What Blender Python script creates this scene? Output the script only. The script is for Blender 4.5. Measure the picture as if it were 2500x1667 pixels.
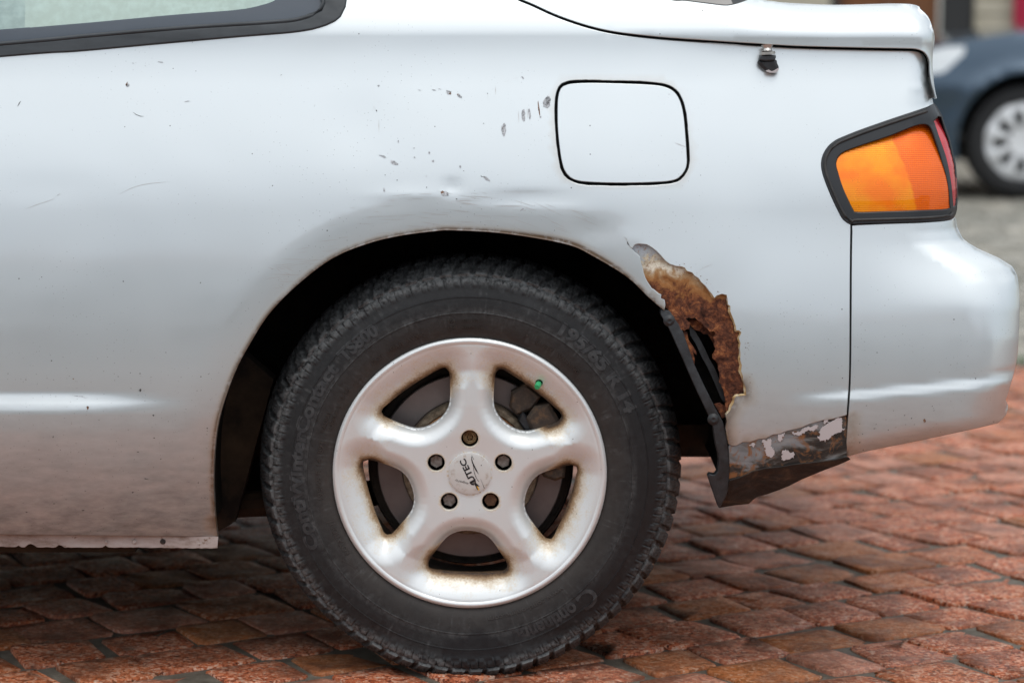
import bpy, math, random
import numpy as np
from mathutils import Vector, Matrix, geometry as MG

random.seed(7); rng = np.random.default_rng(7)
for o in list(bpy.data.objects): bpy.data.objects.remove(o)
S = bpy.context.scene; COL = S.collection
rad = math.radians

# ------------------------------------------------------------------ camera
FPX, CX, CY = 5902.8, 1250.0, 833.5          # 85 mm lens on a 2500 px wide photograph
TH, CAMZ, CAMD = rad(7.44), 0.942, 3.44
cam = bpy.data.cameras.new('camera'); cam.lens = 85; cam.sensor_width = 36
cam.clip_start = .05; cam.clip_end = 400
cam.dof.use_dof = True; cam.dof.focus_distance = 3.44; cam.dof.aperture_fstop = 3.5
camo = bpy.data.objects.new('camera', cam); COL.objects.link(camo)
camo.location = (0, -CAMD, CAMZ); camo.rotation_euler = (rad(90) - TH, 0, 0)
S.camera = camo
# ------------------------------------------------------------------ world: overcast sky
SUN_EL, SUN_AZ = rad(72), rad(150)
W_ = bpy.data.worlds.new('World'); S.world = W_; W_.use_nodes = True
wt = W_.node_tree; wt.nodes.clear()
def wn(t, **k):
    n = wt.nodes.new(t)
    for a, b in k.items(): setattr(n, a, b)
    return n
sky = wn('ShaderNodeTexSky', sky_type='NISHITA', sun_disc=False, sun_elevation=SUN_EL, sun_rotation=SUN_AZ)
b1 = wn('ShaderNodeBackground'); b1.inputs[1].default_value = .05
b2 = wn('ShaderNodeBackground'); b2.inputs[1].default_value = 1.0
geo = wn('ShaderNodeTexCoord'); sep = wn('ShaderNodeSeparateXYZ')
rmp = wn('ShaderNodeValToRGB'); e = rmp.color_ramp.elements
e[0].position = 0; e[0].color = (.335, .352, .352, 1); e[1].position = 1; e[1].color = (1.05, 1.06, 1.035, 1)
m_ = e.new(.28); m_.color = (.54, .565, .565, 1); m_ = e.new(.52); m_.color = (.91, .92, .905, 1)
nz = wn('ShaderNodeTexNoise'); nz.inputs['Scale'].default_value = 2.2; nz.inputs['Detail'].default_value = 4
mr = wn('ShaderNodeMapRange'); mr.inputs[1].default_value = .3; mr.inputs[2].default_value = .7
mr.inputs[3].default_value = .8; mr.inputs[4].default_value = 1.15
add = wn('ShaderNodeAddShader'); out = wn('ShaderNodeOutputWorld')
l = wt.links.new
l(geo.outputs['Generated'], sep.inputs[0]); l(sep.outputs['Z'], rmp.inputs[0]); l(geo.outputs['Generated'], nz.inputs['Vector'])
l(nz.outputs[0], mr.inputs[0]); l(rmp.outputs[0], b2.inputs[0]); l(mr.outputs[0], b2.inputs[1])
l(sky.outputs[0], b1.inputs[0]); l(b1.outputs[0], add.inputs[0]); l(b2.outputs[0], add.inputs[1]); l(add.outputs[0], out.inputs[0])
sun = bpy.data.lights.new('sun', 'SUN'); sun.energy = .7; sun.angle = rad(25); sun.color = (1, .97, .93)
suno = bpy.data.objects.new('sun', sun); COL.objects.link(suno); suno.location = (1.5, -4, 7)
_d = Vector((math.sin(SUN_AZ) * math.cos(SUN_EL), math.cos(SUN_AZ) * math.cos(SUN_EL), math.sin(SUN_EL)))
suno.rotation_euler = _d.to_track_quat('Z', 'Y').to_euler()
vs = S.view_settings; vs.view_transform = 'Standard'; vs.look = 'None'; vs.exposure = .22; vs.gamma = 1; vs.use_curve_mapping = False
S.cycles.max_bounces = 10; S.cycles.transparent_max_bounces = 12

# ------------------------------------------------------------------ materials
def principled(name, col=(.5, .5, .5), rough=.5, metal=0, coat=0, coatr=.06, spec=.5, **kw):
    m = bpy.data.materials.new(name); m.use_nodes = True
    p = m.node_tree.nodes['Principled BSDF']
    p.inputs['Base Color'].default_value = (*col, 1); p.inputs['Roughness'].default_value = rough
    p.inputs['Metallic'].default_value = metal; p.inputs['Coat Weight'].default_value = coat
    p.inputs['Coat Roughness'].default_value = coatr; p.inputs['Specular IOR Level'].default_value = spec
    for k, v in kw.items(): p.inputs[k.replace('_', ' ')].default_value = v
    return m
class NT:
    """small node-graph builder for one material"""
    def __init__(s, m): s.m = m; s.t = m.node_tree; s.p = s.t.nodes['Principled BSDF']; s._o = None
    def n(s, t, **k):
        n = s.t.nodes.new(t)
        for a, b in k.items(): setattr(n, a, b)
        return n
    def link(s, a, b): s.t.links.new(a, b)
    def obj(s):
        if s._o is None: s._o = s.n('ShaderNodeTexCoord').outputs['Object']
        return s._o
    def map(s, sc, v=None):
        q = s.n('ShaderNodeMapping'); q.inputs['Scale'].default_value = sc; s.link(v or s.obj(), q.inputs[0]); return q.outputs[0]
    def noise(s, scale, detail=4, rough=.55, v=None, dist=0):
        q = s.n('ShaderNodeTexNoise'); q.inputs['Scale'].default_value = scale; q.inputs['Detail'].default_value = detail
        q.inputs['Roughness'].default_value = rough; q.inputs['Distortion'].default_value = dist; s.link(v or s.obj(), q.inputs['Vector']); return q.outputs[0]
    def voro(s, scale, v=None, out='Distance', feature='F1'):
        q = s.n('ShaderNodeTexVoronoi', feature=feature); q.inputs['Scale'].default_value = scale; s.link(v or s.obj(), q.inputs['Vector']); return q.outputs[out]
    def rng(s, v, a, b, c=0, d=1):
        q = s.n('ShaderNodeMapRange'); q.clamp = True
        for i, x in zip((1, 2, 3, 4), (a, b, c, d)): q.inputs[i].default_value = x
        s.link(v, q.inputs[0]); return q.outputs[0]
    def math(s, op, a, b=None):
        q = s.n('ShaderNodeMath', operation=op)
        for i, x in enumerate((a, b)):
            if x is None: continue
            if isinstance(x, (int, float)): q.inputs[i].default_value = x
            else: s.link(x, q.inputs[i])
        return q.outputs[0]
    def ramp(s, v, stops):
        q = s.n('ShaderNodeValToRGB'); e = q.color_ramp.elements
        while len(e) < len(stops): e.new(.5)
        for i, (p, c) in enumerate(stops): e[i].position = p; e[i].color = (*c, 1)
        s.link(v, q.inputs[0]); return q.outputs[0]
    def mix(s, f, a, b):
        q = s.n('ShaderNodeMix', data_type='RGBA'); 
        for i, x in ((0, f), (6, a), (7, b)):
            if isinstance(x, (int, float)): q.inputs[i].default_value = x
            elif isinstance(x, tuple): q.inputs[i].default_value = (*x, 1)
            else: s.link(x, q.inputs[i])
        return q.outputs[2]
    def attr(s, name): return s.n('ShaderNodeAttribute', attribute_name=name).outputs['Fac']
    def sepz(s, i=2):
        q = s.n('ShaderNodeSeparateXYZ'); s.link(s.obj(), q.inputs[0]); return q.outputs[i]
    def bump(s, h, strength=.3, dist=.001):
        q = s.n('ShaderNodeBump'); q.inputs['Strength'].default_value = strength; q.inputs['Distance'].default_value = dist
        s.link(h, q.inputs['Height']); s.link(q.outputs[0], s.p.inputs['Normal']); return q
    def base(s, v): s.link(v, s.p.inputs['Base Color'])
    def set(s, k, v): s.link(v, s.p.inputs[k])

def mat_paint(name, low_brown=1.0):
    m = principled(name, (.655, .695, .70), .36, .78, coat=1, coatr=.09, Coat_IOR=1.75); k = NT(m)
    d = k.voro(210); cellr = k.voro(210, out='Color')
    sp = k.n('ShaderNodeSeparateColor'); k.link(cellr, sp.inputs[0])
    pick = k.rng(sp.outputs[0], .62, .64); dot = k.rng(d, .15, .08)
    area = k.rng(k.noise(5.5, 3), .42, .62); zz = k.sepz(2)
    spk = k.math('MULTIPLY', k.math('MULTIPLY', pick, dot), k.math('MULTIPLY', area, .75))
    d2 = k.voro(75); c2 = k.n('ShaderNodeSeparateColor'); k.link(k.voro(75, out='Color'), c2.inputs[0])
    spk2 = k.math('MULTIPLY', k.rng(c2.outputs[1], .93, .94), k.rng(d2, .09, .06))
    # streaky brown tone on the lower panels, stronger towards the bottom
    str_ = k.noise(26, 6, .65, k.map((1, 1, 3.2)))
    low = k.math('MULTIPLY', k.rng(zz, .46, .20), k.rng(str_, .30, .75, .45, 1))
    col = k.mix(k.math('MULTIPLY', low, 1.0 * low_brown), (.655, .695, .70), (.125, .108, .092))
    col = k.mix(k.math('MULTIPLY', k.attr('lipdirt'), k.rng(k.noise(60, 5, .7), .15, .52)), col, k.ramp(k.attr('lipdirt'), [(.25, (.40, .27, .13)), (.75, (.15, .09, .045))]))
    col = k.mix(k.math('MAXIMUM', spk, spk2), col, (.16, .16, .16))
    k.base(col)
    k.set('Roughness', k.math('ADD', k.rng(k.noise(9, 4), .3, .7, .36, .42), k.math('MULTIPLY', low, .22)))
    k.set('Coat Weight', k.rng(low, 0, 1, 1, .12))
    k.set('Metallic', k.rng(k.math('MAXIMUM', k.attr('lipdirt'), low), 0, 1, .82, .45))
    k.bump(k.math('ADD', k.noise(14, 2), k.math('MULTIPLY', k.noise(900, 2), .02)), .05, .002)
    return m
M = {}
M['paint'] = mat_paint('silver_paint')
M['black'] = principled('black_plastic', (.018, .018, .02), .55)
k = NT(M['black']); k.base(k.ramp(k.noise(40, 5, .65), [(.3, (.012, .012, .013)), (.75, (.05, .048, .045))]))
k.bump(k.noise(220, 4), .25, .001)
M['rubber'] = principled('rubber_trim', (.032, .038, .042), .5); k = NT(M['rubber'])
k.base(k.ramp(k.noise(24, 5, .6, k.map((.4, 1, 2))), [(.3, (.026, .031, .035)), (.72, (.055, .063, .07))])); k.set('Roughness', k.rng(k.noise(70, 4), .3, .7, .38, .62))
M['gasket'] = principled('lamp_gasket', (.014, .016, .019), .38)
M['frit'] = principled('tinted_border', (.06, .075, .095), .08, spec=.6)
M['dark'] = principled('dark_void', (.006, .006, .006), .9)
M['liner'] = principled('liner_felt', (.007, .0065, .006), .95, spec=.15); k = NT(M['liner'])
k.base(k.ramp(k.noise(14, 6, .7), [(.4, (.004, .004, .004)), (.8, (.020, .016, .012))])); k.bump(k.noise(240, 4), .5, .002)
M['under'] = principled('underbody', (.03, .024, .018), .9, spec=.2); k = NT(M['under'])
k.base(k.ramp(k.noise(12, 6, .7), [(.35, (.012, .010, .009)), (.75, (.075, .050, .030))]))
M['strip'] = principled('worn_liner_edge', (.04, .043, .047), .5); k = NT(M['strip'])
k.base(k.ramp(k.noise(45, 6, .7), [(.34, (.010, .0105, .0115)), (.62, (.034, .037, .041)), (.82, (.10, .105, .105))])); k.bump(k.noise(160, 5), .4, .001)
# rust
def rusty(name):
    m = principled(name, (.12, .06, .03), .9, spec=.15); k = NT(m)
    n1 = k.noise(60, 8, .68, dist=.6); n2 = k.noise(260, 6, .7)
    n = k.math('ADD', k.math('MULTIPLY', n1, .65), k.math('MULTIPLY', n2, .35))
    rust = k.ramp(n, [(.36, (.016, .010, .009)), (.43, (.060, .024, .016)), (.50, (.115, .044, .026)), (.56, (.22, .078, .034)), (.64, (.44, .20, .085))])
    z = k.math('ADD', k.attr('zone'), k.rng(k.noise(38, 5, .6, dist=.8), .2, .8, -.28, .28))
    prim = k.ramp(z, [(.0, (.42, .45, .49)), (.22, (.40, .42, .43)), (.30, (.54, .46, .33)), (.46, (.76, .70, .58)), (.58, (.44, .29, .16)), (.74, (.33, .15, .055)), (.90, (.20, .075, .03))])
    prim = k.mix(k.rng(n2, .52, .72), prim, (.25, .12, .05))
    k.base(k.mix(k.rng(z, .80, .90), prim, rust))
    k.set('Roughness', k.rng(z, .2, .6, .45, .92))
    k.bump(n, .9, .004)
    return m
M['rust'] = rusty('rusted_steel')
M['paintedge'] = principled('stained_paint_edge', (.62, .53, .36), .6); k = NT(M['paintedge'])
k.base(k.ramp(k.noise(70, 5, .65), [(.34, (.18, .085, .03)), (.47, (.42, .27, .11)), (.60, (.60, .49, .30)), (.8, (.70, .66, .56))]))
M['valance'] = principled('bare_metal_valance', (.2, .2, .2), .55); k = NT(M['valance'])
n = k.noise(17, 7, .62, k.map((.6, 1, 1.7)), .9)
c = k.ramp(n, [(.42, (.014, .012, .010)), (.49, (.042, .034, .028)), (.53, (.13, .125, .115)), (.58, (.20, .205, .21)), (.66, (.27, .27, .265)), (.74, (.30, .25, .17))])
c = k.mix(k.rng(k.noise(48, 7, .7, dist=1), .52, .64), c, (.24, .10, .035)); k.base(c)
k.bump(k.noise(110, 6), .4, .002)
M['tar'] = principled('tarred_flange', (.03, .022, .018), .6); k = NT(M['tar'])
k.base(k.ramp(k.noise(30, 7, .7, k.map((.7, 1, 1.8)), .8), [(.36, (.006, .005, .0045)), (.54, (.022, .016, .013)), (.66, (.07, .042, .025)), (.76, (.15, .11, .09))])); k.bump(k.noise(70, 6), .6, .004)
M['sill'] = principled('sill_flange_paint', (.42, .36, .33), .6, .1); k = NT(M['sill'])
c = k.ramp(k.noise(30, 6, .65, k.map((.6, 1, 1.4))), [(.28, (.22, .16, .125)), (.45, (.44, .37, .34)), (.7, (.56, .52, .50))])
k.base(k.mix(k.rng(k.noise(55, 7, .75), .60, .68), c, (.16, .08, .035)))
M['flake'] = principled('left_over_paint', (.58, .54, .54), .5, .2)
# chips
M['greychip'] = principled('grey_scrape', (.34, .35, .36), .6); k = NT(M['greychip'])
k.base(k.ramp(k.noise(420, 5, .7), [(.34, (.13, .14, .14)), (.48, (.38, .395, .41)), (.62, (.60, .62, .64))]))
M['rustchip'] = principled('rust_chip', (.15, .07, .03), .8); k = NT(M['rustchip'])
k.base(k.ramp(k.noise(420, 4, .7), [(.35, (.06, .035, .025)), (.52, (.20, .085, .03)), (.7, (.42, .42, .42))]))
M['scuff'] = principled('brown_scuff', (.53, .52, .505), .5, .4)
M['darkchip'] = principled('dark_chip', (.06, .058, .055), .6)
# lamp
def lens(name, cols, metal):
    """moulded lamp lens: fine cross-ribs, a bright front field over the reflector and a darker ribbed side field"""
    m = principled(name, cols[0], .27, metal, coat=.6, coatr=.02, spec=.25); k = NT(m)
    w = k.n('ShaderNodeTexWave', wave_type='BANDS', bands_direction='Z'); w.inputs['Scale'].default_value = 118; k.link(k.obj(), w.inputs['Vector'])
    w2 = k.n('ShaderNodeTexWave', wave_type='BANDS', bands_direction='X'); w2.inputs['Scale'].default_value = 104; k.link(k.obj(), w2.inputs['Vector'])
    h = k.math('MULTIPLY', w.outputs['Fac'], k.rng(w2.outputs['Fac'], 0, 1, .55, 1)); pt = k.attr('part')
    a = k.mix(k.rng(k.noise(20, 3), .36, .62), cols[1], cols[0]); b = k.mix(k.rng(h, .05, .6), cols[3], cols[2])
    c = k.mix(pt, a, b); c = k.mix(k.rng(k.noise(160, 4, .7), .62, .74, 0, .35), c, cols[3]); k.base(c)
    k.set('Roughness', k.rng(k.noise(38, 3), .3, .7, .2, .4)); k.bump(k.math('ADD', h, k.math('MULTIPLY', k.noise(30, 2), 3)), .14, .001)
    return m
M['amber'] = lens('amber_lens', [(1.0, .31, .0004), (1.0, .20, .0004), (.98, .175, .0006), (.70, .085, .0005)], .4)
M['red'] = lens('red_lens', [(.70, .05, .06), (.55, .02, .03), (.50, .012, .022), (.36, .006, .015)], .5)
# wheel
M['rim'] = principled('silver_rim', (.81, .84, .835), .34, .36, coat=.15, coatr=.2); k = NT(M['rim'])
dn = k.math('ADD', k.attr('dust'), k.math('ADD', k.rng(k.noise(45, 6, .65), .25, .75, -.14, .14), k.rng(k.noise(330, 4, .75), .3, .7, -.10, .10)))
dcol = k.ramp(dn, [(.14, (.81, .84, .835)), (.34, (.76, .70, .58)), (.55, (.42, .29, .165)), (.80, (.16, .09, .042)), (.98, (.055, .034, .02))])
dd = k.voro(170); c2 = k.n('ShaderNodeSeparateColor'); k.link(k.voro(170, out='Color'), c2.inputs[0])
sp = k.math('MULTIPLY', k.rng(c2.outputs[0], .955, .96), k.rng(dd, .14, .08))
k.base(k.mix(sp, dcol, (.10, .07, .05))); k.set('Metallic', k.rng(dn, .15, .6, .42, .03)); k.set('Roughness', k.rng(dn, .15, .7, .38, .75))
k.bump(k.noise(700, 3), .05, .0006)
M['tyre'] = principled('tyre_rubber', (.03, .03, .03), .62, spec=.4); k = NT(M['tyre'])
n = k.noise(16, 7, .68); n3 = k.noise(120, 5, .7)
c = k.ramp(k.math('ADD', k.math('MULTIPLY', n, .7), k.math('MULTIPLY', n3, .3)), [(.3, (.007, .0074, .008)), (.5, (.0130, .0135, .0145)), (.72, (.030, .0315, .033))])
c = k.mix(k.math('MULTIPLY', k.attr('dusty'), k.rng(n, .25, .65, .35, .9)), c, (.050, .041, .034))
c = k.mix(k.math('MULTIPLY', k.attr('scuffed'), k.rng(n3, .36, .62)), c, (.125, .13, .13))
c = k.mix(k.math('MULTIPLY', k.attr('wet'), .85), c, (.010, .0105, .012)); k.base(c)
k.set('Roughness', k.math('SUBTRACT', k.rng(n3, .3, .7, .52, .75), k.math('MULTIPLY', k.attr('wet'), .22)))
k.bump(k.math('ADD', n3, k.math('MULTIPLY', k.noise(500, 3), .4)), .2, .001)
M['letter'] = principled('raised_lettering', (.05, .052, .054), .6); k = NT(M['letter'])
k.base(k.ramp(k.noise(60, 6, .7), [(.32, (.016, .017, .018)), (.50, (.035, .037, .039)), (.75, (.080, .085, .085))]))
M['letterlow'] = principled('low_lettering', (.040, .034, .030), .5)
M['barrel'] = principled('dusty_barrel', (.05, .035, .025), .75); k = NT(M['barrel'])
k.base(k.ramp(k.noise(24, 6, .7), [(.32, (.012, .010, .009)), (.6, (.05, .035, .024)), (.8, (.12, .075, .04))]))
M['disc'] = principled('brake_disc', (.22, .19, .185), .5, .6); k = NT(M['disc'])
k.base(k.ramp(k.noise(8, 6, .6), [(.3, (.15, .125, .12)), (.7, (.27, .235, .225))])); k.p.inputs['Anisotropic'].default_value = .3
M['hat'] = principled('rusty_hub', (.3, .15, .06), .85); k = NT(M['hat'])
k.base(k.ramp(k.noise(70, 7, .7), [(.3, (.12, .052, .02)), (.5, (.36, .15, .05)), (.72, (.55, .33, .16))])); k.bump(k.noise(150, 5), .6, .002)
M['hatring'] = principled('crusted_ring', (.2, .15, .1), .9); k = NT(M['hatring'])
k.base(k.ramp(k.noise(120, 6, .7), [(.3, (.06, .045, .03)), (.52, (.20, .15, .10)), (.75, (.36, .30, .22))])); k.bump(k.noise(200, 5), .6, .002)
M['caliper'] = principled('caliper_iron', (.05, .042, .036), .7); k = NT(M['caliper'])
k.base(k.ramp(k.noise(60, 6, .7), [(.3, (.020, .016, .013)), (.52, (.060, .042, .029)), (.70, (.17, .095, .045))])); k.bump(k.noise(140, 5), .5, .002)
M['boltgrey'] = principled('grey_bolt', (.25, .22, .2), .55, .6); k = NT(M['boltgrey'])
k.base(k.ramp(k.noise(160, 6, .7), [(.3, (.14, .105, .08)), (.55, (.29, .265, .25)), (.75, (.40, .37, .34))])); k.bump(k.noise(400, 4), .5, .001)
M['boltrust'] = principled('rusty_bolt', (.2, .1, .05), .75, .2); k = NT(M['boltrust'])
k.base(k.ramp(k.noise(160, 6, .7), [(.3, (.07, .035, .022)), (.55, (.17, .085, .045)), (.75, (.27, .16, .09))])); k.bump(k.noise(400, 4), .6, .001)
M['boltlock'] = principled('rusty_locking_bolt', (.3, .2, .1), .7, .2); k = NT(M['boltlock'])
k.base(k.ramp(k.noise(200, 6, .7), [(.32, (.10, .05, .025)), (.5, (.28, .17, .075)), (.68, (.45, .34, .19))])); k.bump(k.noise(400, 4), .6, .001)
M['cap'] = principled('cap_white', (.62, .61, .58), .45, .1, coat=.3); k = NT(M['cap'])
capd = k.math('MULTIPLY', k.attr('dust'), k.rng(k.noise(95, 5, .65), .54, .72)); k.base(k.mix(capd, (.66, .65, .62), (.34, .22, .12)))
M['inkblack'] = principled('black_print', (.012, .012, .014), .5)
M['inkyellow'] = principled('yellow_print', (.75, .42, .04), .5)
M['valvegreen'] = principled('green_plastic', (.035, .42, .16), .35)
M['metal'] = principled('zinc_metal', (.55, .53, .50), .35, .9)
# glass
def glassmat(name, tint, gl=.08):
    m = bpy.data.materials.new(name); m.use_nodes = True; t = m.node_tree; t.nodes.clear()
    tr = t.nodes.new('ShaderNodeBsdfTransparent'); tr.inputs[0].default_value = (*tint, 1)
    g = t.nodes.new('ShaderNodeBsdfGlossy'); g.inputs['Roughness'].default_value = .02
    fr = t.nodes.new('ShaderNodeFresnel'); fr.inputs[0].default_value = 1.5
    mx = t.nodes.new('ShaderNodeMixShader'); o = t.nodes.new('ShaderNodeOutputMaterial')
    df = t.nodes.new('ShaderNodeBsdfDiffuse'); df.inputs[0].default_value = (.60, .78, .73, 1)   # dust film with drops, thickened to paint sky haze onto the pane
    tc = t.nodes.new('ShaderNodeTexCoord'); nz = t.nodes.new('ShaderNodeTexNoise'); nz.inputs['Scale'].default_value = 70; nz.inputs['Detail'].default_value = 6
    mp = t.nodes.new('ShaderNodeMapRange')
    for i, x in zip((1, 2, 3, 4), (.40, .75, .50, .66)): mp.inputs[i].default_value = x
    m2 = t.nodes.new('ShaderNodeMixShader')
    L = t.links.new
    L(tc.outputs['Object'], nz.inputs['Vector']); L(nz.outputs[0], mp.inputs[0]); L(mp.outputs[0], m2.inputs[0])
    L(tr.outputs[0], m2.inputs[1]); L(df.outputs[0], m2.inputs[2])
    L(fr.outputs[0], mx.inputs[0]); L(m2.outputs[0], mx.inputs[1]); L(g.outputs[0], mx.inputs[2]); L(mx.outputs[0], o.inputs[0])
    return m
M['glass'] = glassmat('tinted_glass', (.72, .86, .82))
M['darkglass'] = principled('dark_glass', (.012, .014, .016), .04, spec=.7)
# paving
def granite(name, cols, patch):
    m = principled(name, cols[1], .55, spec=.28); k = NT(m)
    s1 = k.n('ShaderNodeSeparateColor'); k.link(k.voro(190, out='Color'), s1.inputs[0])
    s2 = k.n('ShaderNodeSeparateColor'); k.link(k.voro(430, out='Color'), s2.inputs[0])
    g = k.math('ADD', k.math('ADD', k.math('MULTIPLY', s1.outputs[0], .50), k.math('MULTIPLY', s2.outputs[1], .26)), k.math('MULTIPLY', k.noise(70, 6, .72), .30))
    c = k.ramp(g, [(.18, cols[0]), (.34, cols[1]), (.48, cols[2]), (.64, cols[3]), (.84, cols[4])])
    t = k.attr('tone')
    c = k.mix(k.rng(t, .05, .40, .55, 0), c, patch[0]); c = k.mix(k.rng(t, .62, 1, 0, .50), c, patch[1])
    c = k.mix(k.rng(k.noise(7.5, 6, .68), .46, .62, 0, .78), c, patch[2])
    k.base(c); k.set('Roughness', k.rng(k.noise(26, 4), .3, .7, .36, .66))
    k.bump(k.math('ADD', k.math('MULTIPLY', g, .9), k.math('MULTIPLY', k.noise(48, 6, .7), .9)), .75, .0035)
    return m
M['stone'] = granite('red_granite', [(.034, .014, .009), (.25, .054, .021), (.50, .118, .043), (.60, .225, .115), (.68, .48, .37)],
                     [(.36, .145, .040), (.54, .29, .21), (.12, .042, .022)])
M['greystone'] = granite('grey_granite', [(.10, .095, .08), (.22, .21, .18), (.30, .285, .245), (.37, .35, .30), (.45, .43, .38)],
                     [(.085, .085, .06), (.58, .52, .43), (.10, .10, .075)])
M['mortar'] = principled('wet_mortar', (.2, .19, .17), .5); k = NT(M['mortar'])
k.base(k.ramp(k.noise(22, 7, .7), [(.3, (.060, .050, .037)), (.52, (.125, .108, .083)), (.8, (.25, .22, .175))])); k.bump(k.noise(150, 6, .7), .6, .004)
k.set('Roughness', k.rng(k.noise(9, 4), .35, .65, .55, .85))
M['ground'] = principled('paved_ground', (.26, .22, .19), .7); k = NT(M['ground'])
k.base(k.ramp(k.noise(3, 8, .7), [(.3, (.10, .09, .085)), (.7, (.17, .155, .145))]))

# ------------------------------------------------------------------ helpers
ORG = {}
def empty(name, loc, label=None, cat=None, group=None, parent=None):
    o = bpy.data.objects.new(name, None); COL.objects.link(o); o.empty_display_size = .1
    ORG[o.name] = Vector(loc)
    if parent is not None:
        o.parent = parent; o.location = Vector(loc) - ORG[parent.name]
    else: o.location = loc
    if label: o['label'] = label
    if cat: o['category'] = cat
    if group: o['group'] = group
    return o
def link(name, me, parent=None, **props):
    o = bpy.data.objects.new(name, me); COL.objects.link(o)
    ORG[o.name] = Vector((0, 0, 0))
    if parent is not None:
        o.parent = parent; o.matrix_parent_inverse = Matrix.Translation(-ORG[parent.name])
    for k_, v_ in props.items(): o[k_] = v_
    return o
def mesh(name, v, f, mat, parent=None, smooth=None, normals=None, attrs=None, **props):
    me = bpy.data.meshes.new(name); me.from_pydata([tuple(map(float, p)) for p in v], [], [tuple(map(int, q)) for q in f])
    for m in (mat if isinstance(mat, (list, tuple)) else [mat]): me.materials.append(m)
    if attrs:
        for an, av in attrs.items():
            a = me.attributes.new(an, 'FLOAT', 'POINT'); a.data.foreach_set('value', np.asarray(av, dtype=np.float32))
    if smooth is not None or normals is not None:
        me.polygons.foreach_set('use_smooth', [True] * len(me.polygons))
        if smooth is not None and smooth < 180: me.set_sharp_from_angle(angle=rad(smooth))
    me.validate(); me.update()
    if normals is not None and len(normals) == len(me.vertices): me.normals_split_custom_set_from_vertices([tuple(map(float, q)) for q in normals])
    return link(name, me, parent, **props)
class MB:
    def __init__(s): s.v = []; s.f = []
    def addm(s, v, f):
        b = len(s.v); s.v += [tuple(p) for p in v]; s.f += [tuple(i + b for i in q) for q in f]
    def box(s, c, d, rz=0, ry=0):
        x, y, z = [q / 2 for q in d]
        R = Matrix.Rotation(rz, 3, 'Z') @ Matrix.Rotation(ry, 3, 'Y')
        v = [tuple(R @ Vector((a * x, b * y, cc * z)) + Vector(c)) for a in (-1, 1) for b in (-1, 1) for cc in (-1, 1)]
        s.addm(v, [(0, 1, 3, 2), (4, 6, 7, 5), (0, 4, 5, 1), (2, 3, 7, 6), (0, 2, 6, 4), (1, 5, 7, 3)])
    def lathe(s, c, prof, n=64, close=False):
        """profile of (r, y) turned about an axis along Y through c"""
        P = len(prof); v = []
        for i in range(n):
            a = 2 * math.pi * i / n
            for r, y in prof: v.append((c[0] + r * math.cos(a), c[1] + y, c[2] + r * math.sin(a)))
        f = []
        for i in range(n):
            j = (i + 1) % n
            for q in range(P - 1): f.append((i * P + q, i * P + q + 1, j * P + q + 1, j * P + q))
        s.addm(v, f)
    def prism(s, pts, y0, y1, bev=0):
        """closed xz outline (counter-clockwise seen from the camera) extruded from y0 (front) to y1"""
        p = np.asarray(pts, float); n = len(p); area = np.sum(p[:, 0] * np.roll(p[:, 1], -1) - np.roll(p[:, 0], -1) * p[:, 1])
        if area < 0: p = p[::-1]
        v = [(a, y0, b) for a, b in p]
        if bev:
            t = np.roll(p, -1, 0) - np.roll(p, 1, 0); t /= np.linalg.norm(t, axis=1)[:, None] + 1e-9
            q = p - np.c_[t[:, 1], -t[:, 0]] * bev
            v = [(a, y0, b) for a, b in q] + [(a, y0 + bev, b) for a, b in p]
            rings = [0, n]
        else: rings = [0]
        v += [(a, y1, b) for a, b in p]; rings.append(len(v) - n)
        tri = MG.tessellate_polygon([[Vector((a, b, 0)) for a, _, b in v[:n]]])
        f = []
        for t3 in tri:
            a, b, c = [v[i] for i in t3]
            cr = (b[0] - a[0]) * (c[2] - a[2]) - (b[2] - a[2]) * (c[0] - a[0])
            f.append(t3 if cr > 0 else t3[::-1])
            f.append(tuple(i + rings[-1] for i in (t3[::-1] if cr > 0 else t3)))
        for r0, r1 in zip(rings[:-1], rings[1:]):
            for i in range(n):
                j = (i + 1) % n; f.append((r0 + i, r1 + i, r1 + j, r0 + j))
        s.addm(v, f)
    def tube(s, path, r, n=8):
        path = [Vector(p) for p in path]; v = []; f = []
        for i, p in enumerate(path):
            t = (path[min(i + 1, len(path) - 1)] - path[max(i - 1, 0)]).normalized()
            a = t.orthogonal().normalized(); b = t.cross(a); rr = r[i] if isinstance(r, (list, tuple)) else r
            for q in range(n):
                w = 2 * math.pi * q / n; v.append(tuple(p + (a * math.cos(w) + b * math.sin(w)) * rr))
        for i in range(len(path) - 1):
            for q in range(n): f.append((i * n + q, i * n + (q + 1) % n, (i + 1) * n + (q + 1) % n, (i + 1) * n + q))
        f.append(tuple(range(n))[::-1]); f.append(tuple((len(path) - 1) * n + q for q in range(n)))
        s.addm(v, f)
    def out(s, name, mat, parent=None, smooth=35, **kw): return mesh(name, s.v, s.f, mat, parent, smooth, **kw)

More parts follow.
